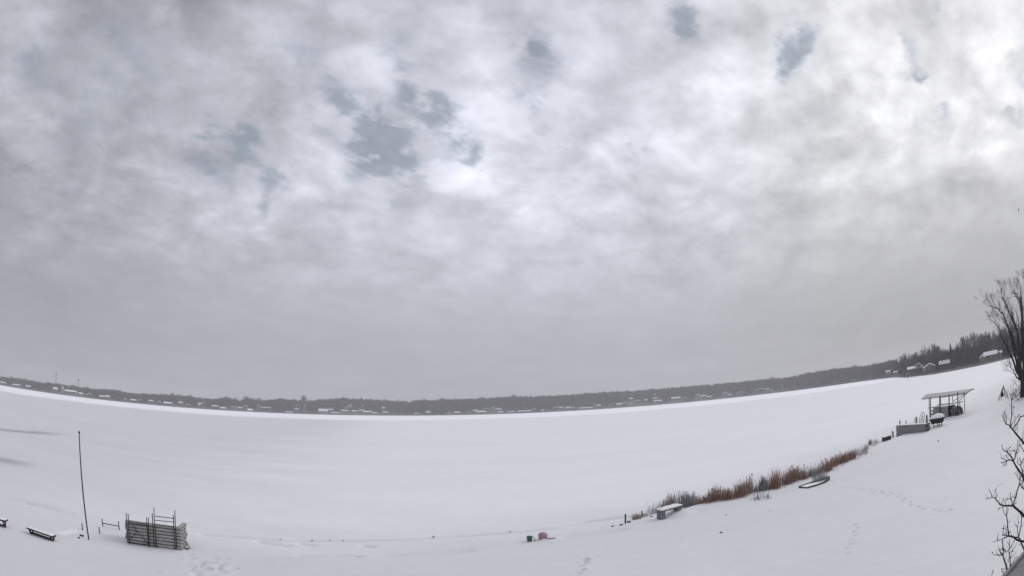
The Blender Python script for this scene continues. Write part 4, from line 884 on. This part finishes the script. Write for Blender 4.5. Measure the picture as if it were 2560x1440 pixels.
FH = [(8,960,18,5,'low','low snow-roofed house at the left edge of the far shore','wallgrey'),(40,965,20,4,'low','long low snowy roof, second house from the left edge','walldark'),(71,971,14,7,'side','bright snow roof left of the dark gap before the radio mast','wallgrey'),(50,958,6,3,'low','tiny pale roof high above the second house from the left','wallgrey'),
 (138,978,14,9,'side','tall dark-grey house directly below the radio mast','wallgrey'),(156,979,11,12,'gable','white gabled house just right of the radio mast','wallpale'),(178,983,34,7,'side','very long bright roof right of the white gabled house','walldark'),(203,988,14,6,'side','roof joined to the right end of the very long bright roof','wallgrey'),
 (223,992,15,9,'gable','white peaked roof standing alone left of the tall thin pole top','walldark'),(255,995,13,6,'side','bright flat-looking roof, left of a close pair','walldark'),(269,996,14,7,'side','bright slanting roof, right of a close pair','walldark'),(312,1003,8,9,'gable','narrow bright gable left of a row of three roofs','wallpale'),
 (333,1004,16,6,'side','bright roof, first of a row of three above the dock ladder','walldark'),(351,1006,14,8,'gable','peaked white house, second of a row of three above the dock ladder','walldark'),(378,1006,12,6,'side','small slanting roof, last of a row of three above the dock ladder','wallgrey'),(398,1010,9,8,'gable','grey gabled cottage right of the row of three roofs','wallgrey'),
 (420,1012,24,7,'low','pale long cottage above the right end of the dock stack','wallgrey'),(452,1011,12,6,'side','bright roof high on the bank right of the dock stack','walldark'),(470,1016,14,6,'gable','dim gabled cottage right of the bright high roof','wallgrey'),
 (497,1014,9,5,'side','small bright roof, left half of a crossed pair','walldark'),(511,1013,12,7,'gable','small bright gable, right half of a crossed pair','walldark'),(504,1004,7,4,'side','tiny roof high up above the crossed pair','wallgrey'),(538,1020,18,7,'side','pale boathouse at the water, left of a run of four','wallgrey'),(557,1023,16,5,'low','low boathouse at the water, second of a run of four','wallgrey'),
 (580,1022,9,7,'gable','dim gable, third of a run of four','wallgrey'),(590,1022,6,8,'gable','slender bright white gable, last of a run of four','wallpale'),(601,1022,12,4,'low','low bright roof right of the slender white gable','walldark'),(614,1021,14,8,'gable','wide pale gable left of the curved white roof','wallgrey'),
 (625,1029,13,7,'side','white curved-end shed at the ice edge left of the long white building','wallpale'),(647,1009,9,4,'side','single bright roof high on the hill above the long white building','walldark'),(664,1027,28,10,'flat','long white flat-roofed building with a dark band','wallgrey'),
 (740,1015,8,6,'gable','faint house left of the big domed tree','wallgrey'),(762,1015,8,7,'gable','pale house under the big domed tree','wallpale'),(742,1025,10,4,'low','faint low roof below the big domed tree','wallgrey'),(722,1032,18,3,'low','low dim snowy roof at the ice edge left of the big domed tree','wallgrey'),
 (808,1033,25,11,'side','biggest bright white roof on the far shore','wallpale'),(827,1027,12,5,'low','greyer roof behind the right end of the biggest white roof','wallgrey'),(838,1034,22,3,'low','long low snow-capped dock shed right of the biggest white roof','walldark'),(862,1029,18,4,'low','low roof left of the tall pale round-topped house','wallgrey'),
 (874,1024,13,12,'gable','tall pale round-topped house in the wood','wallgrey'),(887,1030,14,4,'low','bright low roof under the tall pale round-topped house','walldark'),(908,1019,7,7,'side','small tilted bright roof up the hill right of the tall pale house','wallgrey'),(904,1029,12,5,'side','bright roof below the small tilted one','walldark'),
 (919,1033,22,6,'low','dim long shed at the ice edge, left of a bright pair','wallgrey'),(936,1035,12,4,'low','bright low boathouse, left of a pair at the ice edge','wallpale'),(947,1037,7,5,'gable','tiny bright boathouse, right of a pair at the ice edge','wallpale'),(964,1034,13,5,'side','single bright roof left of the notch in the treeline','wallgrey'),
 (959,1023,10,5,'side','faint roof up the hill above the single bright roof','wallgrey'),(1043,1036,12,3,'low','faint low roof under the notch in the treeline','wallgrey'),(1070,1036,11,9,'side','dim greenish-grey house right of the notch in the treeline','wallgrey'),(1124,1035,7,3,'low','tiny dim roof left of the flat bright one','wallgrey'),
 (1143,1034,15,5,'low','flat bright roof alone above the lone dark stone on the ice','walldark'),(1188,1029,12,5,'low','dim roof left of the bright X-shaped roofs','wallgrey'),(1203,1032,26,5,'low','long dim low building below the bright X-shaped roofs','wallgrey'),(1216,1027,13,7,'gable','bright peaked roof, left of the X-shaped pair','walldark'),
 (1231,1026,12,8,'gable','grey peaked roof, right of the X-shaped pair','wallgrey'),(1247,1026,16,5,'side','bright slanting roof right of the X-shaped pair','walldark'),(1251,1032,13,4,'low','bright low shed below the slanting roof','wallpale'),(1277,1031,20,3,'low','thin bright line of roof above the green bucket','walldark'),
 (1311,1030,34,4,'low','longest thin bright roof, above the pink buoy','walldark'),(1335,1027,9,7,'gable','faint gable right of the longest thin roof','wallgrey'),(1356,1029,7,5,'side','small bright roof past the pink buoy','wallgrey'),(1389,1024,14,7,'gable','bright zigzag roof left of a long thin roof','walldark'),
 (1403,1021,12,4,'low','thin bright roof touching the zigzag roof','walldark'),(1421,1023,12,6,'side','dim house right of the zigzag roof','wallgrey'),(1433,1024,9,7,'gable','pale small gable, right neighbour of the dim house','wallgrey'),(1465,1022,36,4,'low','long dim roof midway along the right far shore','wallgrey'),
 (1487,1017,7,7,'gable','pale narrow gable above the long dim roof','wallgrey'),(1498,1018,9,7,'side','grey house right of the pale narrow gable','wallgrey'),(1532,1014,6,5,'gable','tiny pale gable left of a greenish house','wallgrey'),(1548,1014,16,6,'side','greenish-grey house above the lone dark stake','wallgrey'),
 (1563,1014,11,9,'gable','bright crossed white gables above the lone dark stake','walldark'),(1578,1014,7,7,'gable','small bright gable right of the crossed ones','wallpale'),(1578,1001,12,7,'side','dim house on the hill above the small bright gable','wallgrey'),(1591,1007,8,7,'gable','left one of two equal pale gables','wallgrey'),(1600,1006,7,7,'gable','right one of two equal pale gables','wallgrey'),
 (1615,1004,9,6,'side','bright tilted roof right of the two equal gables','walldark'),(1638,998,12,4,'low','dim roof above a brighter low one','wallgrey'),(1645,1006,22,6,'side','low pale building below the dim roof','wallgrey'),(1690,1000,24,8,'side','dim wide house left of the bright slanting roof','wallgrey'),(1712,1001,14,7,'gable','bright slanting roof left of the white trio','walldark'),
 (1744,993,11,9,'gable','white gable, first of a trio','wallpale'),(1757,992,16,4,'low','bright flat roof, middle of a trio','walldark'),(1773,995,14,5,'side','bright roof, last of a trio','walldark'),(1812,989,15,10,'gable','brightest white gabled house on the right half of the far shore','wallpale'),(1824,990,9,5,'side','small roof against the brightest white gabled house','wallgrey'),
 (1851,986,24,7,'gable','long low white-roofed house between two peaked ones','wallgrey'),(1901,979,26,9,'gable','wide bright gable like an open wing','walldark'),(1919,976,8,5,'side','dim house right of the wide winged gable','wallgrey'),(1930,979,8,6,'gable','small bright house with a post-like corner','wallpale'),(1956,972,7,8,'gable','lone small bright house, last before the point','wallpale')]
for (x, y, ww, h_, st, lb, wl) in FH: house(x, y, ww, h_, st, lb + ', far shore' if 'far shore' not in lb and len(lb.split()) < 15 else lb, wl)
# houses on the point, nearer
for (x, y, ww, h_, st, lb, wl, inl, ya) in [(2221,934,14,8,'side','small dim house just before the tip of the point','wallgrey',6,0),(2239,934,12,6,'side','small dim roof, right neighbour of the dim house before the tip','wallgrey',8,0),
    (2290,927,44,12,'side','first house on the point with bright snowy roof and dark porch','walldark',16,.1),(2296,915,14,7,'gable','small snowy dormer roof behind the first house on the point','wallgrey',26,0),(2325,924,34,15,'gable','second house on the point with a bright peaked roof','wallgrey',20,.2),(2360,919,36,17,'side','third house on the point with a wide pale roof','walldark',26,.15),
    (2478,897,40,18,'side','tan house with one bright snowy roof on the right of the point','walltan',18,.1),(2456,900,14,12,'gable','pale little shed at the left end of the tan house','wallgrey',9,0),(2500,888,14,10,'side','grey shed at the right end of the tan house','wallgrey',14,0)]:
    D_ = shore_D(x, y) + inl; p = on(x, y, D_); gg = hgt(p.x, p.y); house(x, y, ww, h_, st, lb, wl, dist=D_, yaw=ya, group='houses on the wooded point')
for x, yt, yb, r, lb in [(2260,930,944,.55,'thick dark piling at the tip of the point, leftmost of the group'),(2270,934,945,.35,'short piling in the middle of the group at the point'),(2276,928,941,.35,'taller piling at the right of the group at the point'),(2301,926,936,.4,'dark post on the ice below the second house of the point'),(2381,914,926,.4,'dark post on the ice below the dark evergreen spire')]:
    a = flat(x, yb); b = on(x, yt, math.hypot(a.x, a.y)); t = thing('piling', lb, 'post', a, 'pilings off the point'); MB().tube([a, b], r, 8).build('shaft', MAT['darkwood'], t, True); MB().lathe(b, [(r * 1.1, 0), (r * 1.1, r * .4), (r * .3, r * .7)], 8).build('snow_cap', MAT['snowcap'], t, True)

# ------------------------------------------------------------------ radio mast and far tower
def mast(px, yt, yb, D, w0, lb, name, drum=False):
    b = on(px, yb, D); tp_ = on(px, yt, D); gzb = hgt(b.x, b.y); t = thing(name, lb, 'mast' if not drum else 'tower', Vector((b.x, b.y, gzb))); H = tp_.z - gzb
    base = Vector((b.x, b.y, gzb)); m = MB(); cs = [Vector((math.cos(a) , math.sin(a), 0)) for a in (0, 2.09, 4.19)]; n = 14
    for c in cs: m.bar(base + c * w0, base + c * w0 * .25 + UP * H, .35, .35)
    for i in range(n):
        f, f2 = i / n, (i + 1) / n; ra, rb_ = w0 * (1 - .75 * f), w0 * (1 - .75 * f2)
        for k in range(3): m.bar(base + cs[k] * ra + UP * H * f, base + cs[(k + 1) % 3] * rb_ + UP * H * f2, .22, .22)
    m.build('lattice', MAT['metal'], t)
    if drum: MB().lathe(base + UP * (H - 3), [(.5, -1), (2.6, 0), (3, 2), (2, 4), (.3, 4.6)], 12).build('tank', MAT['metal'], t, True)
    else:
        for z_ in (.985, .80): MB().lathe(base + UP * H * z_, [(.3, -1.6), (1.6, -1.2), (1.6, 1.2), (.3, 1.6)], 10).build('antenna', MAT['metal'], t, True)
mast(139.5, 929, 975, 1330, 3.0, 'tall thin radio mast rising out of the far wood on the left', 'radio_mast')
mast(195.5, 948, 985, 1330, 2.6, 'small dim tower right of the radio mast', 'far_tower', True)

# ------------------------------------------------------------------ the far wood: thousands of bare trees that read as one mass
def wood(name, az0, az1, n, inl0, inl1, m, w0, topk, label, hcap):
    r_ = np.random.RandomState(5 + n); az = np.radians(r_.uniform(az0, az1, n)); sD = np.interp(np.degrees(az), sh_az, sh_d); D = sD + inl0 + (inl1 - inl0) * r_.uniform(0, 1, n) ** .9
    ok = np.ones(n, bool)
    yard = np.zeros(n, bool)
    for a, hw_, hd in HOLES:
        b_ = np.abs(az - a) < hw_; ok &= ~(b_ & (D > hd - 2) & (D < hd + 10)); yard |= b_ & (D <= hd - 2)
    az, D, sD, yard = az[ok], D[ok], sD[ok], yard[ok]; n = len(az); x, y = D * np.sin(az), D * np.cos(az); z = far_h(x, y); el = np.interp(np.degrees(az), tp_az, tp_el)
    cap = HC + D * np.tan(np.radians(el)) - z; h = np.minimum(cap * r_.uniform(.84, 1.03, n), r_.uniform(hcap[0], hcap[1], n)); keep = (h > 2.5) | yard
    near_front = (D - sD) < 14; h = np.where(near_front, np.minimum(h, r_.uniform(1.5, 6, n)), h); h = np.where(yard, r_.uniform(.8, 2.6, n), h)
    x, y, z, h = x[keep], y[keep], z[keep], h[keep]; n = len(x); K = topk
    # every tree: a trunk blade and K upright twig blades fanning out of it
    ang = r_.uniform(0, 6.283, (n, K)); t_ = r_.uniform(.15, .72, (n, K)); sp = r_.uniform(.1, 1, (n, K)) ** .7; cr = (h * .27)[:, None]
    bx = x[:, None] + np.cos(ang) * sp * cr * .35; by = y[:, None] + np.sin(ang) * sp * cr * .35; bz = z[:, None] + t_ * h[:, None] * .8 - .2
    ex = x[:, None] + np.cos(ang) * sp * cr; ey = y[:, None] + np.sin(ang) * sp * cr; ez = z[:, None] + h[:, None] * np.clip(t_ + r_.uniform(.2, .45, (n, K)), 0, 1) * (1 - .22 * sp ** 2)
    bz[:, 0] = z - .5; ez[:, 0] = z + h * .8; bx[:, 0] = x; by[:, 0] = y; ex[:, 0] = x; ey[:, 0] = y
    fa = r_.uniform(0, 3.14, (n, K)); ww = w0 * h[:, None] / 16 * r_.uniform(.6, 1.5, (n, K)); wx, wy = np.cos(fa) * ww, np.sin(fa) * ww
    mx, my, mz = (bx + ex) / 2 , (by + ey) / 2, (bz + ez) / 2
    V_ = np.stack([np.stack([bx, by, bz], -1), np.stack([mx + wx, my + wy, mz], -1), np.stack([ex, ey, ez], -1), np.stack([mx - wx, my - wy, mz], -1)], 2).reshape(-1, 3)
    me = bpy.data.meshes.new(name); me.vertices.add(len(V_)); me.vertices.foreach_set('co', V_.astype(np.float32).ravel()); q = len(V_) // 4
    me.loops.add(q * 4); me.loops.foreach_set('vertex_index', np.arange(q * 4, dtype=np.int32)); me.polygons.add(q); me.polygons.foreach_set('loop_start', np.arange(0, q * 4, 4, dtype=np.int32)); me.polygons.foreach_set('loop_total', np.full(q, 4, np.int32))
    me.update(calc_edges=True); me.materials.append(m); o = bpy.data.objects.new(name, me); COL.objects.link(o); o['kind'] = 'stuff'; o['label'] = label
wood('far_wood', -66, 41.5, 9000, 3, 240, MAT['farbark'], .75, 16, 'grey leafless wood along the whole far shore', (13, 25))
wood('point_wood', 41.3, 66, 1500, 28, 150, MAT['farbark'], .5, 34, 'leafless wood covering the point of land on the right', (8, 17))

# ------------------------------------------------------------------ the big many-stemmed tree, right
random.seed(5)
TB = at(2557, 993); TD = math.hypot(TB.x, TB.y)
t = thing('big_tree', 'big bare many-stemmed tree fanning up at the right edge', 'tree', TB)
def zt(x, y): return (2440 + x / 4., 660 + y / 4.)
STEMS = [([(463,1330),(458,1160),(400,1120),(368,1085),(340,1020),(310,950)], .16, 0), ([(463,1330),(452,1170),(390,1050),(330,880),(290,810),(240,720),(200,600),(140,515)], .22, -1.),
 ([(466,1330),(455,1180),(415,1060),(385,920),(330,700),(280,540),(235,430),(170,370),(82,350)], .26, 1.), ([(468,1330),(460,1190),(425,1050),(400,850),(355,700),(318,570)], .2, 2.),
 ([(470,1330),(462,1180),(425,950),(395,620),(340,480),(290,370),(228,255)], .24, -2.), ([(470,1330),(465,1150),(435,900),(402,650),(370,520),(330,410)], .2, 0), ([(474,1330),(470,1150),(450,800),(448,500),(438,320),(392,220),(332,208)], .24, 2.5),
 ([(474,1330),(472,1150),(466,700),(452,300),(428,125)], .24, -1.5), ([(476,1330),(478,1120),(482,700),(486,350),(478,130)], .26, 0), ([(478,1330),(486,1120),(505,750),(530,400),(545,150)], .24, 1.5), ([(480,1330),(494,1150),(540,850),(590,550),(640,300)], .24, -1),
 ([(482,1330),(505,1180),(580,980),(660,780),(730,560)], .22, 1), ([(482,1330),(500,1220),(590,1130),(680,1000),(760,900)], .18, -2), ([(470,1330),(462,1230),(430,1010),(400,870),(375,760),(300,560)], .16, 3)]
for i, (pts, r, off) in enumerate(STEMS):
    pts = [(476 + (x - 470) * .9, 1330 - (1330 - y) * .93) for x, y in pts]; m = MB(); P3 = [on(*zt(a, b), TD + off * (k / (len(pts) - 1)) * 1.5) for k, (a, b) in enumerate(pts)]
    fine = []
    for a, b in zip(P3, P3[1:]):
        for k in range(3): fine.append(a.lerp(b, k / 3) + rv(.05))
    fine.append(P3[-1]); n = len(fine); rr = [r * .98 * (1 - .82 * k / (n - 1)) for k in range(n)]
    m.tube(fine, rr, 6, False)
    for k in range(int(n * .48), n):
        f = (k - n * .48) / (n * .52); d0 = (fine[min(k + 1, n - 1)] - fine[k - 1]).normalized()
        for _ in range(1):
            grow(m, fine[k], (d0 + rv(.38) + UP * .2).normalized(), random.uniform(.9, 1.7) * (1.1 - .35 * f), rr[k] * .4, 1, 3 if f > .55 else 2, .015, .30, .14, 3)
    m.build('stem', MAT['redbark'] if i in (6, 7, 8, 9) else MAT['bark'], t)
MB().tube([TB - UP * .3, on(*zt(466, 1320), TD), on(*zt(466, 1230), TD), on(*zt(464, 1150), TD)], [.58, .45, .34, .30], 9, False).build('trunk', MAT['redbark'], t, True)
def shrub(px, py, n, h, lb, sp=.6):
    b = at(px, py); mb = MB()
    for _ in range(n): grow(mb, b + Vector((random.gauss(0, sp * .5), random.gauss(0, sp * .5), -.05)), (UP + rv(.4)).normalized(), h * random.uniform(.4, .6), .022, 2, 3, .014, .2, .2, 3)
    tag(mb.build('shrub', MAT['bark']), lb, 'shrub', 'leafless shrubs round the big tree')
shrub(2530, 1000, 9, 1.9, 'low leafless shrub between tripod and big tree', .9); shrub(2545, 1001, 9, 2.1, 'leafless shrub right at the foot of the big tree', .8)
shrub(2552, 985, 8, 3.2, 'taller leafless shrub just behind the foot of the big tree', 1.); shrub(2513, 929, 8, 4.2, 'fine leafless shrub hanging over the ice left of the big tree trunk', 1.2)

# ------------------------------------------------------------------ branches of the shrub beside the house, near the camera
def zb_(x, y): return (2400 + x / 3., 960 + y / 3.)
BR = [('a', 5.4, [(560,520),(480,445),(430,385),(380,320)], .016, .010), ('a', 5.4, [(380,320),(388,240),(390,110)], .009, .005), ('a', 5.35, [(390,115),(402,70)], .004, .002), ('a', 5.4, [(390,115),(427,88)], .004, .002), ('a', 5.4, [(388,125),(372,80)], .004, .002),
 ('a', 5.5, [(380,322),(345,300),(330,268),(325,238)], .008, .004), ('a', 5.5, [(347,300),(350,250),(332,212)], .006, .003), ('a', 5.3, [(382,318),(402,278),(412,248)], .006, .003), ('a', 5.3, [(402,328),(430,290),(452,247),(490,240),(540,225)], .008, .006), ('a', 5.3, [(412,310),(415,268),(440,232)], .005, .003), ('a', 5.5, [(330,275),(318,240)], .004, .002), ('a', 5.4, [(386,250),(402,178)], .004, .002),
 ('a', 5.3, [(430,288),(425,330),(416,345)], .004, .003), ('a', 5.4, [(470,445),(474,365)], .006, .004), ('a', 5.4, [(380,322),(372,336)], .006, .005),
 ('b', 5.0, [(560,850),(480,720),(440,645),(400,580),(375,535),(355,512),(320,490),(315,460)], .016, .003), ('b', 5.0, [(355,510),(362,490),(376,474)], .005, .003), ('b', 4.95, [(355,508),(348,482)], .004, .002), ('b', 4.9, [(400,580),(420,530),(435,480),(434,435)], .008, .003), ('b', 4.9, [(424,520),(442,498),(446,460)], .005, .002), ('b', 4.9, [(420,532),(408,500),(372,500)], .005, .002),
 ('b', 5.05, [(402,580),(350,575),(310,590)], .007, .003), ('b', 5.05, [(350,576),(346,604)], .004, .003), ('b', 5.05, [(352,575),(320,560)], .004, .002), ('b', 5.05, [(375,577),(350,545)], .004, .002), ('b', 5.05, [(350,578),(330,606)], .004, .003), ('b', 4.9, [(482,700),(455,610),(430,588)], .008, .003), ('b', 4.9, [(455,610),(476,562)], .006, .003), ('b', 4.9, [(455,605),(448,560)], .005, .003), ('b', 4.9, [(520,560),(450,455),(480,450)], .006, .003),
 ('c', 4.6, [(560,1050),(480,990),(440,950),(395,910)], .018, .011), ('c', 4.6, [(395,912),(330,914),(300,905),(268,865),(240,850),(218,798)], .010, .003), ('c', 4.6, [(240,850),(206,860)], .004, .002), ('c', 4.55, [(266,864),(275,822),(262,795)], .005, .002), ('c', 4.5, [(396,908),(420,840),(440,770),(450,715)], .009, .006), ('c', 4.5, [(450,716),(430,690),(412,668)], .005, .002), ('c', 4.5, [(450,716),(446,680),(430,640)], .005, .002), ('c', 4.5, [(450,716),(470,660)], .005, .003),
 ('c', 4.65, [(392,908),(375,860),(378,820)], .006, .003), ('c', 4.65, [(376,862),(396,842)], .004, .002), ('c', 4.65, [(372,862),(352,868)], .004, .003), ('c', 4.6, [(345,912),(328,868)], .004, .002), ('c', 4.6, [(335,914),(300,928)], .004, .002), ('c', 4.6, [(402,912),(414,895)], .005, .003), ('c', 4.6, [(500,800),(462,775),(452,750)], .007, .003), ('c', 4.6, [(475,782),(470,740)], .005, .003),
 ('d', 4.3, [(560,1200),(480,1182),(430,1170),(365,1140)], .014, .009), ('d', 4.3, [(366,1142),(358,1080),(348,985),(352,930)], .009, .003), ('d', 4.3, [(348,988),(330,965),(322,938)], .005, .002), ('d', 4.3, [(366,1140),(320,1136),(326,1085)], .006, .003), ('d', 4.35, [(365,1140),(318,1162),(275,1176),(282,1160)], .007, .002), ('d', 4.3, [(345,1138),(346,1095),(330,1085)], .005, .002), ('d', 4.3, [(362,1115),(376,1108)], .004, .003), ('d', 4.2, [(440,1152),(405,1148),(384,1132)], .006, .003), ('d', 4.3, [(348,985),(360,945)], .004, .002),
 ('d', 4.2, [(520,1310),(480,1240),(440,1150),(455,1080),(462,985),(455,980)], .010, .003), ('d', 4.2, [(440,1150),(430,1090),(420,1060)], .005, .003), ('d', 4.2, [(430,1090),(438,1045)], .004, .002), ('d', 4.2, [(460,1010),(470,990)], .004, .002),
 ('e', 4.0, [(365,1420),(352,1388),(335,1330),(322,1284),(320,1230),(318,1178)], .011, .003), ('e', 4.0, [(324,1285),(290,1286),(262,1282),(245,1268)], .006, .002), ('e', 4.0, [(324,1283),(300,1245),(296,1240)], .006, .003), ('e', 3.95, [(320,1232),(345,1262),(370,1238),(405,1178)], .006, .003), ('e', 3.95, [(368,1240),(360,1190)], .004, .002), ('e', 3.95, [(380,1400),(376,1340),(372,1290),(366,1245)], .008, .004), ('e', 3.95, [(370,1270),(398,1255)], .004, .002),
 ('e', 4.0, [(372,1378),(425,1300)], .005, .002), ('e', 4.0, [(350,1388),(315,1388)], .004, .002), ('e', 4.0, [(232,1460),(240,1425),(248,1402)], .004, .002), ('e', 4.0, [(330,1430),(312,1388)], .004, .002), ('e', 4.0, [(300,1268),(298,1245),(318,1245)], .004, .002), ('e', 4.0, [(366,1335),(360,1320)], .004, .002)]
tb = Vector((5.6, 2.9, 0)); tb.z = hgt(tb.x, tb.y)
t = thing('garden_shrub', 'crooked dark leafless branches reaching in from the right beside the roof corner', 'tree', tb)
random.seed(9); roots = {}
for key in 'abcde':
    m = MB()
    for k2, dd, pts, ra, rb2 in BR:
        if k2 != key: continue
        n = len(pts); P3 = [on(*zb_(x, y), dd + .12 * math.sin(i * 1.9 + dd * 7)) for i, (x, y) in enumerate(pts)]
        if key not in roots: roots[key] = P3[0]
        fn = []
        for a, b in zip(P3, P3[1:]):
            fn.append(a); fn.append(a.lerp(b, .5) + rv(.004))
        fn.append(P3[-1]); q = len(fn); rr = [(ra + (rb2 - ra) * i / (q - 1)) * .82 for i in range(q)]
        m.tube(fn, rr, 6, True); e = fn[-1]; dr = (fn[-1] - fn[-2]).normalized()
        if rb2 <= .003: m.tube([e - dr * .006, e + dr * .008, e + dr * .026], [rb2, .0048, .001], 5)
        for _ in range(n if ra > .006 else 1):
            j = random.randrange(1, q); d3 = (dr + rv(.9)).normalized(); m.tube([fn[j], fn[j] + d3 * .03 + UP * .01, fn[j] + d3 * .05 + UP * .035], [.0026, .002, .001], 4)
    m.build('branch', MAT['twig'], t)
top = tb + Vector((.15, .1, 4.3))
MB().tube([tb - UP * .2, tb + Vector((.05, 0, 1.6)), tb + Vector((0, .1, 3.2)), top], [.09, .075, .06, .045], 8).build('trunk', MAT['twig'], t, True)
for key in 'abcde':
    rt_ = roots[key]; st = tb + Vector((.04, .05, 1.8 + .5 * 'edcba'.index(key))); MB().tube([st, st.lerp(rt_, .5) + UP * .12 * (1 if rt_.z > st.z else -1), rt_], [.04, .028, .016], 6).build('limb', MAT['twig'], t, True)

# ------------------------------------------------------------------ roof corner below the camera
zr = HC - 1.05
ra_, rb_2, rc_ = flat(2508, 1440, zr), flat(2560, 1381, zr), flat(2560, 1440, zr)
d = (rb_2 - ra_).normalized(); s = Vector((d.y, -d.x, 0)); s = s if (rc_ - ra_).dot(s) > 0 else -s
t = thing('house_roof', 'grey shingled roof corner in the bottom right corner of the picture', 'roof', Vector((ra_.x, ra_.y, 0)) + s * 1.5)
c = ra_.lerp(rb_2, .5); L0, L1 = 3.2, 3.5; cc = c + d * (L1 - L0) / 2
MB().box(cc + s * 1.5 - UP * .045, d, s, UP, (L0 + L1) / 2, 1.5, .04).build('shingles', MAT['roofgrey'], t)
MB().bar(c - d * L0 - s * .012 - UP * .06, c + d * L1 - s * .012 - UP * .06, .02, .08).build('fascia', MAT['wallgrey'], t)
MB().bar(c - d * L0 + s * .008 + UP * .002, c + d * L1 + s * .008 + UP * .002, .02, .016).build('drip_edge', MAT['roofgrey'], t)
gb = hgt(c.x, c.y); MB().box(cc + s * 1.75 + UP * ((gb + zr) / 2 - zr - .08), d, s, UP, (L0 + L1) / 2 - .3, 1.2, (zr - gb) / 2 + .0).build('wall', MAT['wallpale'], t)

# a bird high in the right sky
b = on(2546, 525, 46); m = MB(); t = thing('bird', 'tiny dark bird high in the sky at the right edge', 'bird', b)
vs = []; prof = [(-.16, .004), (-.10, .02), (-.02, .034), (.06, .032), (.11, .018), (.14, .022), (.165, .004)]; fwd = Vector((.3, -.3, .9)).normalized(); a1 = fwd.cross(UP).normalized(); a2 = fwd.cross(a1)
for q, r in prof:
    for k in range(8): an = k * math.pi / 4; vs.append(b + fwd * q + a1 * (r * math.cos(an)) + a2 * (r * math.sin(an)))
m.add(vs, [(i * 8 + k, i * 8 + (k + 1) % 8, (i + 1) * 8 + (k + 1) % 8, (i + 1) * 8 + k) for i in range(6) for k in range(8)])
for sg in (-1, 1): m.add([b + fwd * .05, b - fwd * .03, b + a1 * .13 * sg - fwd * .08 + a2 * .03, b + a1 * .12 * sg + fwd * .01 + a2 * .03, b + fwd * .02 - a2 * .012], [(0, 1, 2, 3), (4, 3, 2, 1), (0, 3, 4)])
m.build('body', MAT['black'], t, True)

# ------------------------------------------------------------------ the air over the lake
hm = bpy.data.materials.new('haze'); hm.use_nodes = True; tt = hm.node_tree; tt.nodes.clear(); pv = tt.nodes.new('ShaderNodeVolumePrincipled'); ou = tt.nodes.new('ShaderNodeOutputMaterial')
pv.inputs['Density'].default_value = .00029; pv.inputs['Color'].default_value = (.93, .94, .97, 1); pv.inputs['Anisotropy'].default_value = .0; tt.links.new(pv.outputs[0], ou.inputs['Volume'])
hb = MB().box((0, 0, 37.), Vector((1, 0, 0)), Vector((0, 1, 0)), UP, 1850, 1850, 39.).build('haze', hm); hb['kind'] = 'stuff'
for o in scene.objects:
    if '_base' in o: del o['_base']
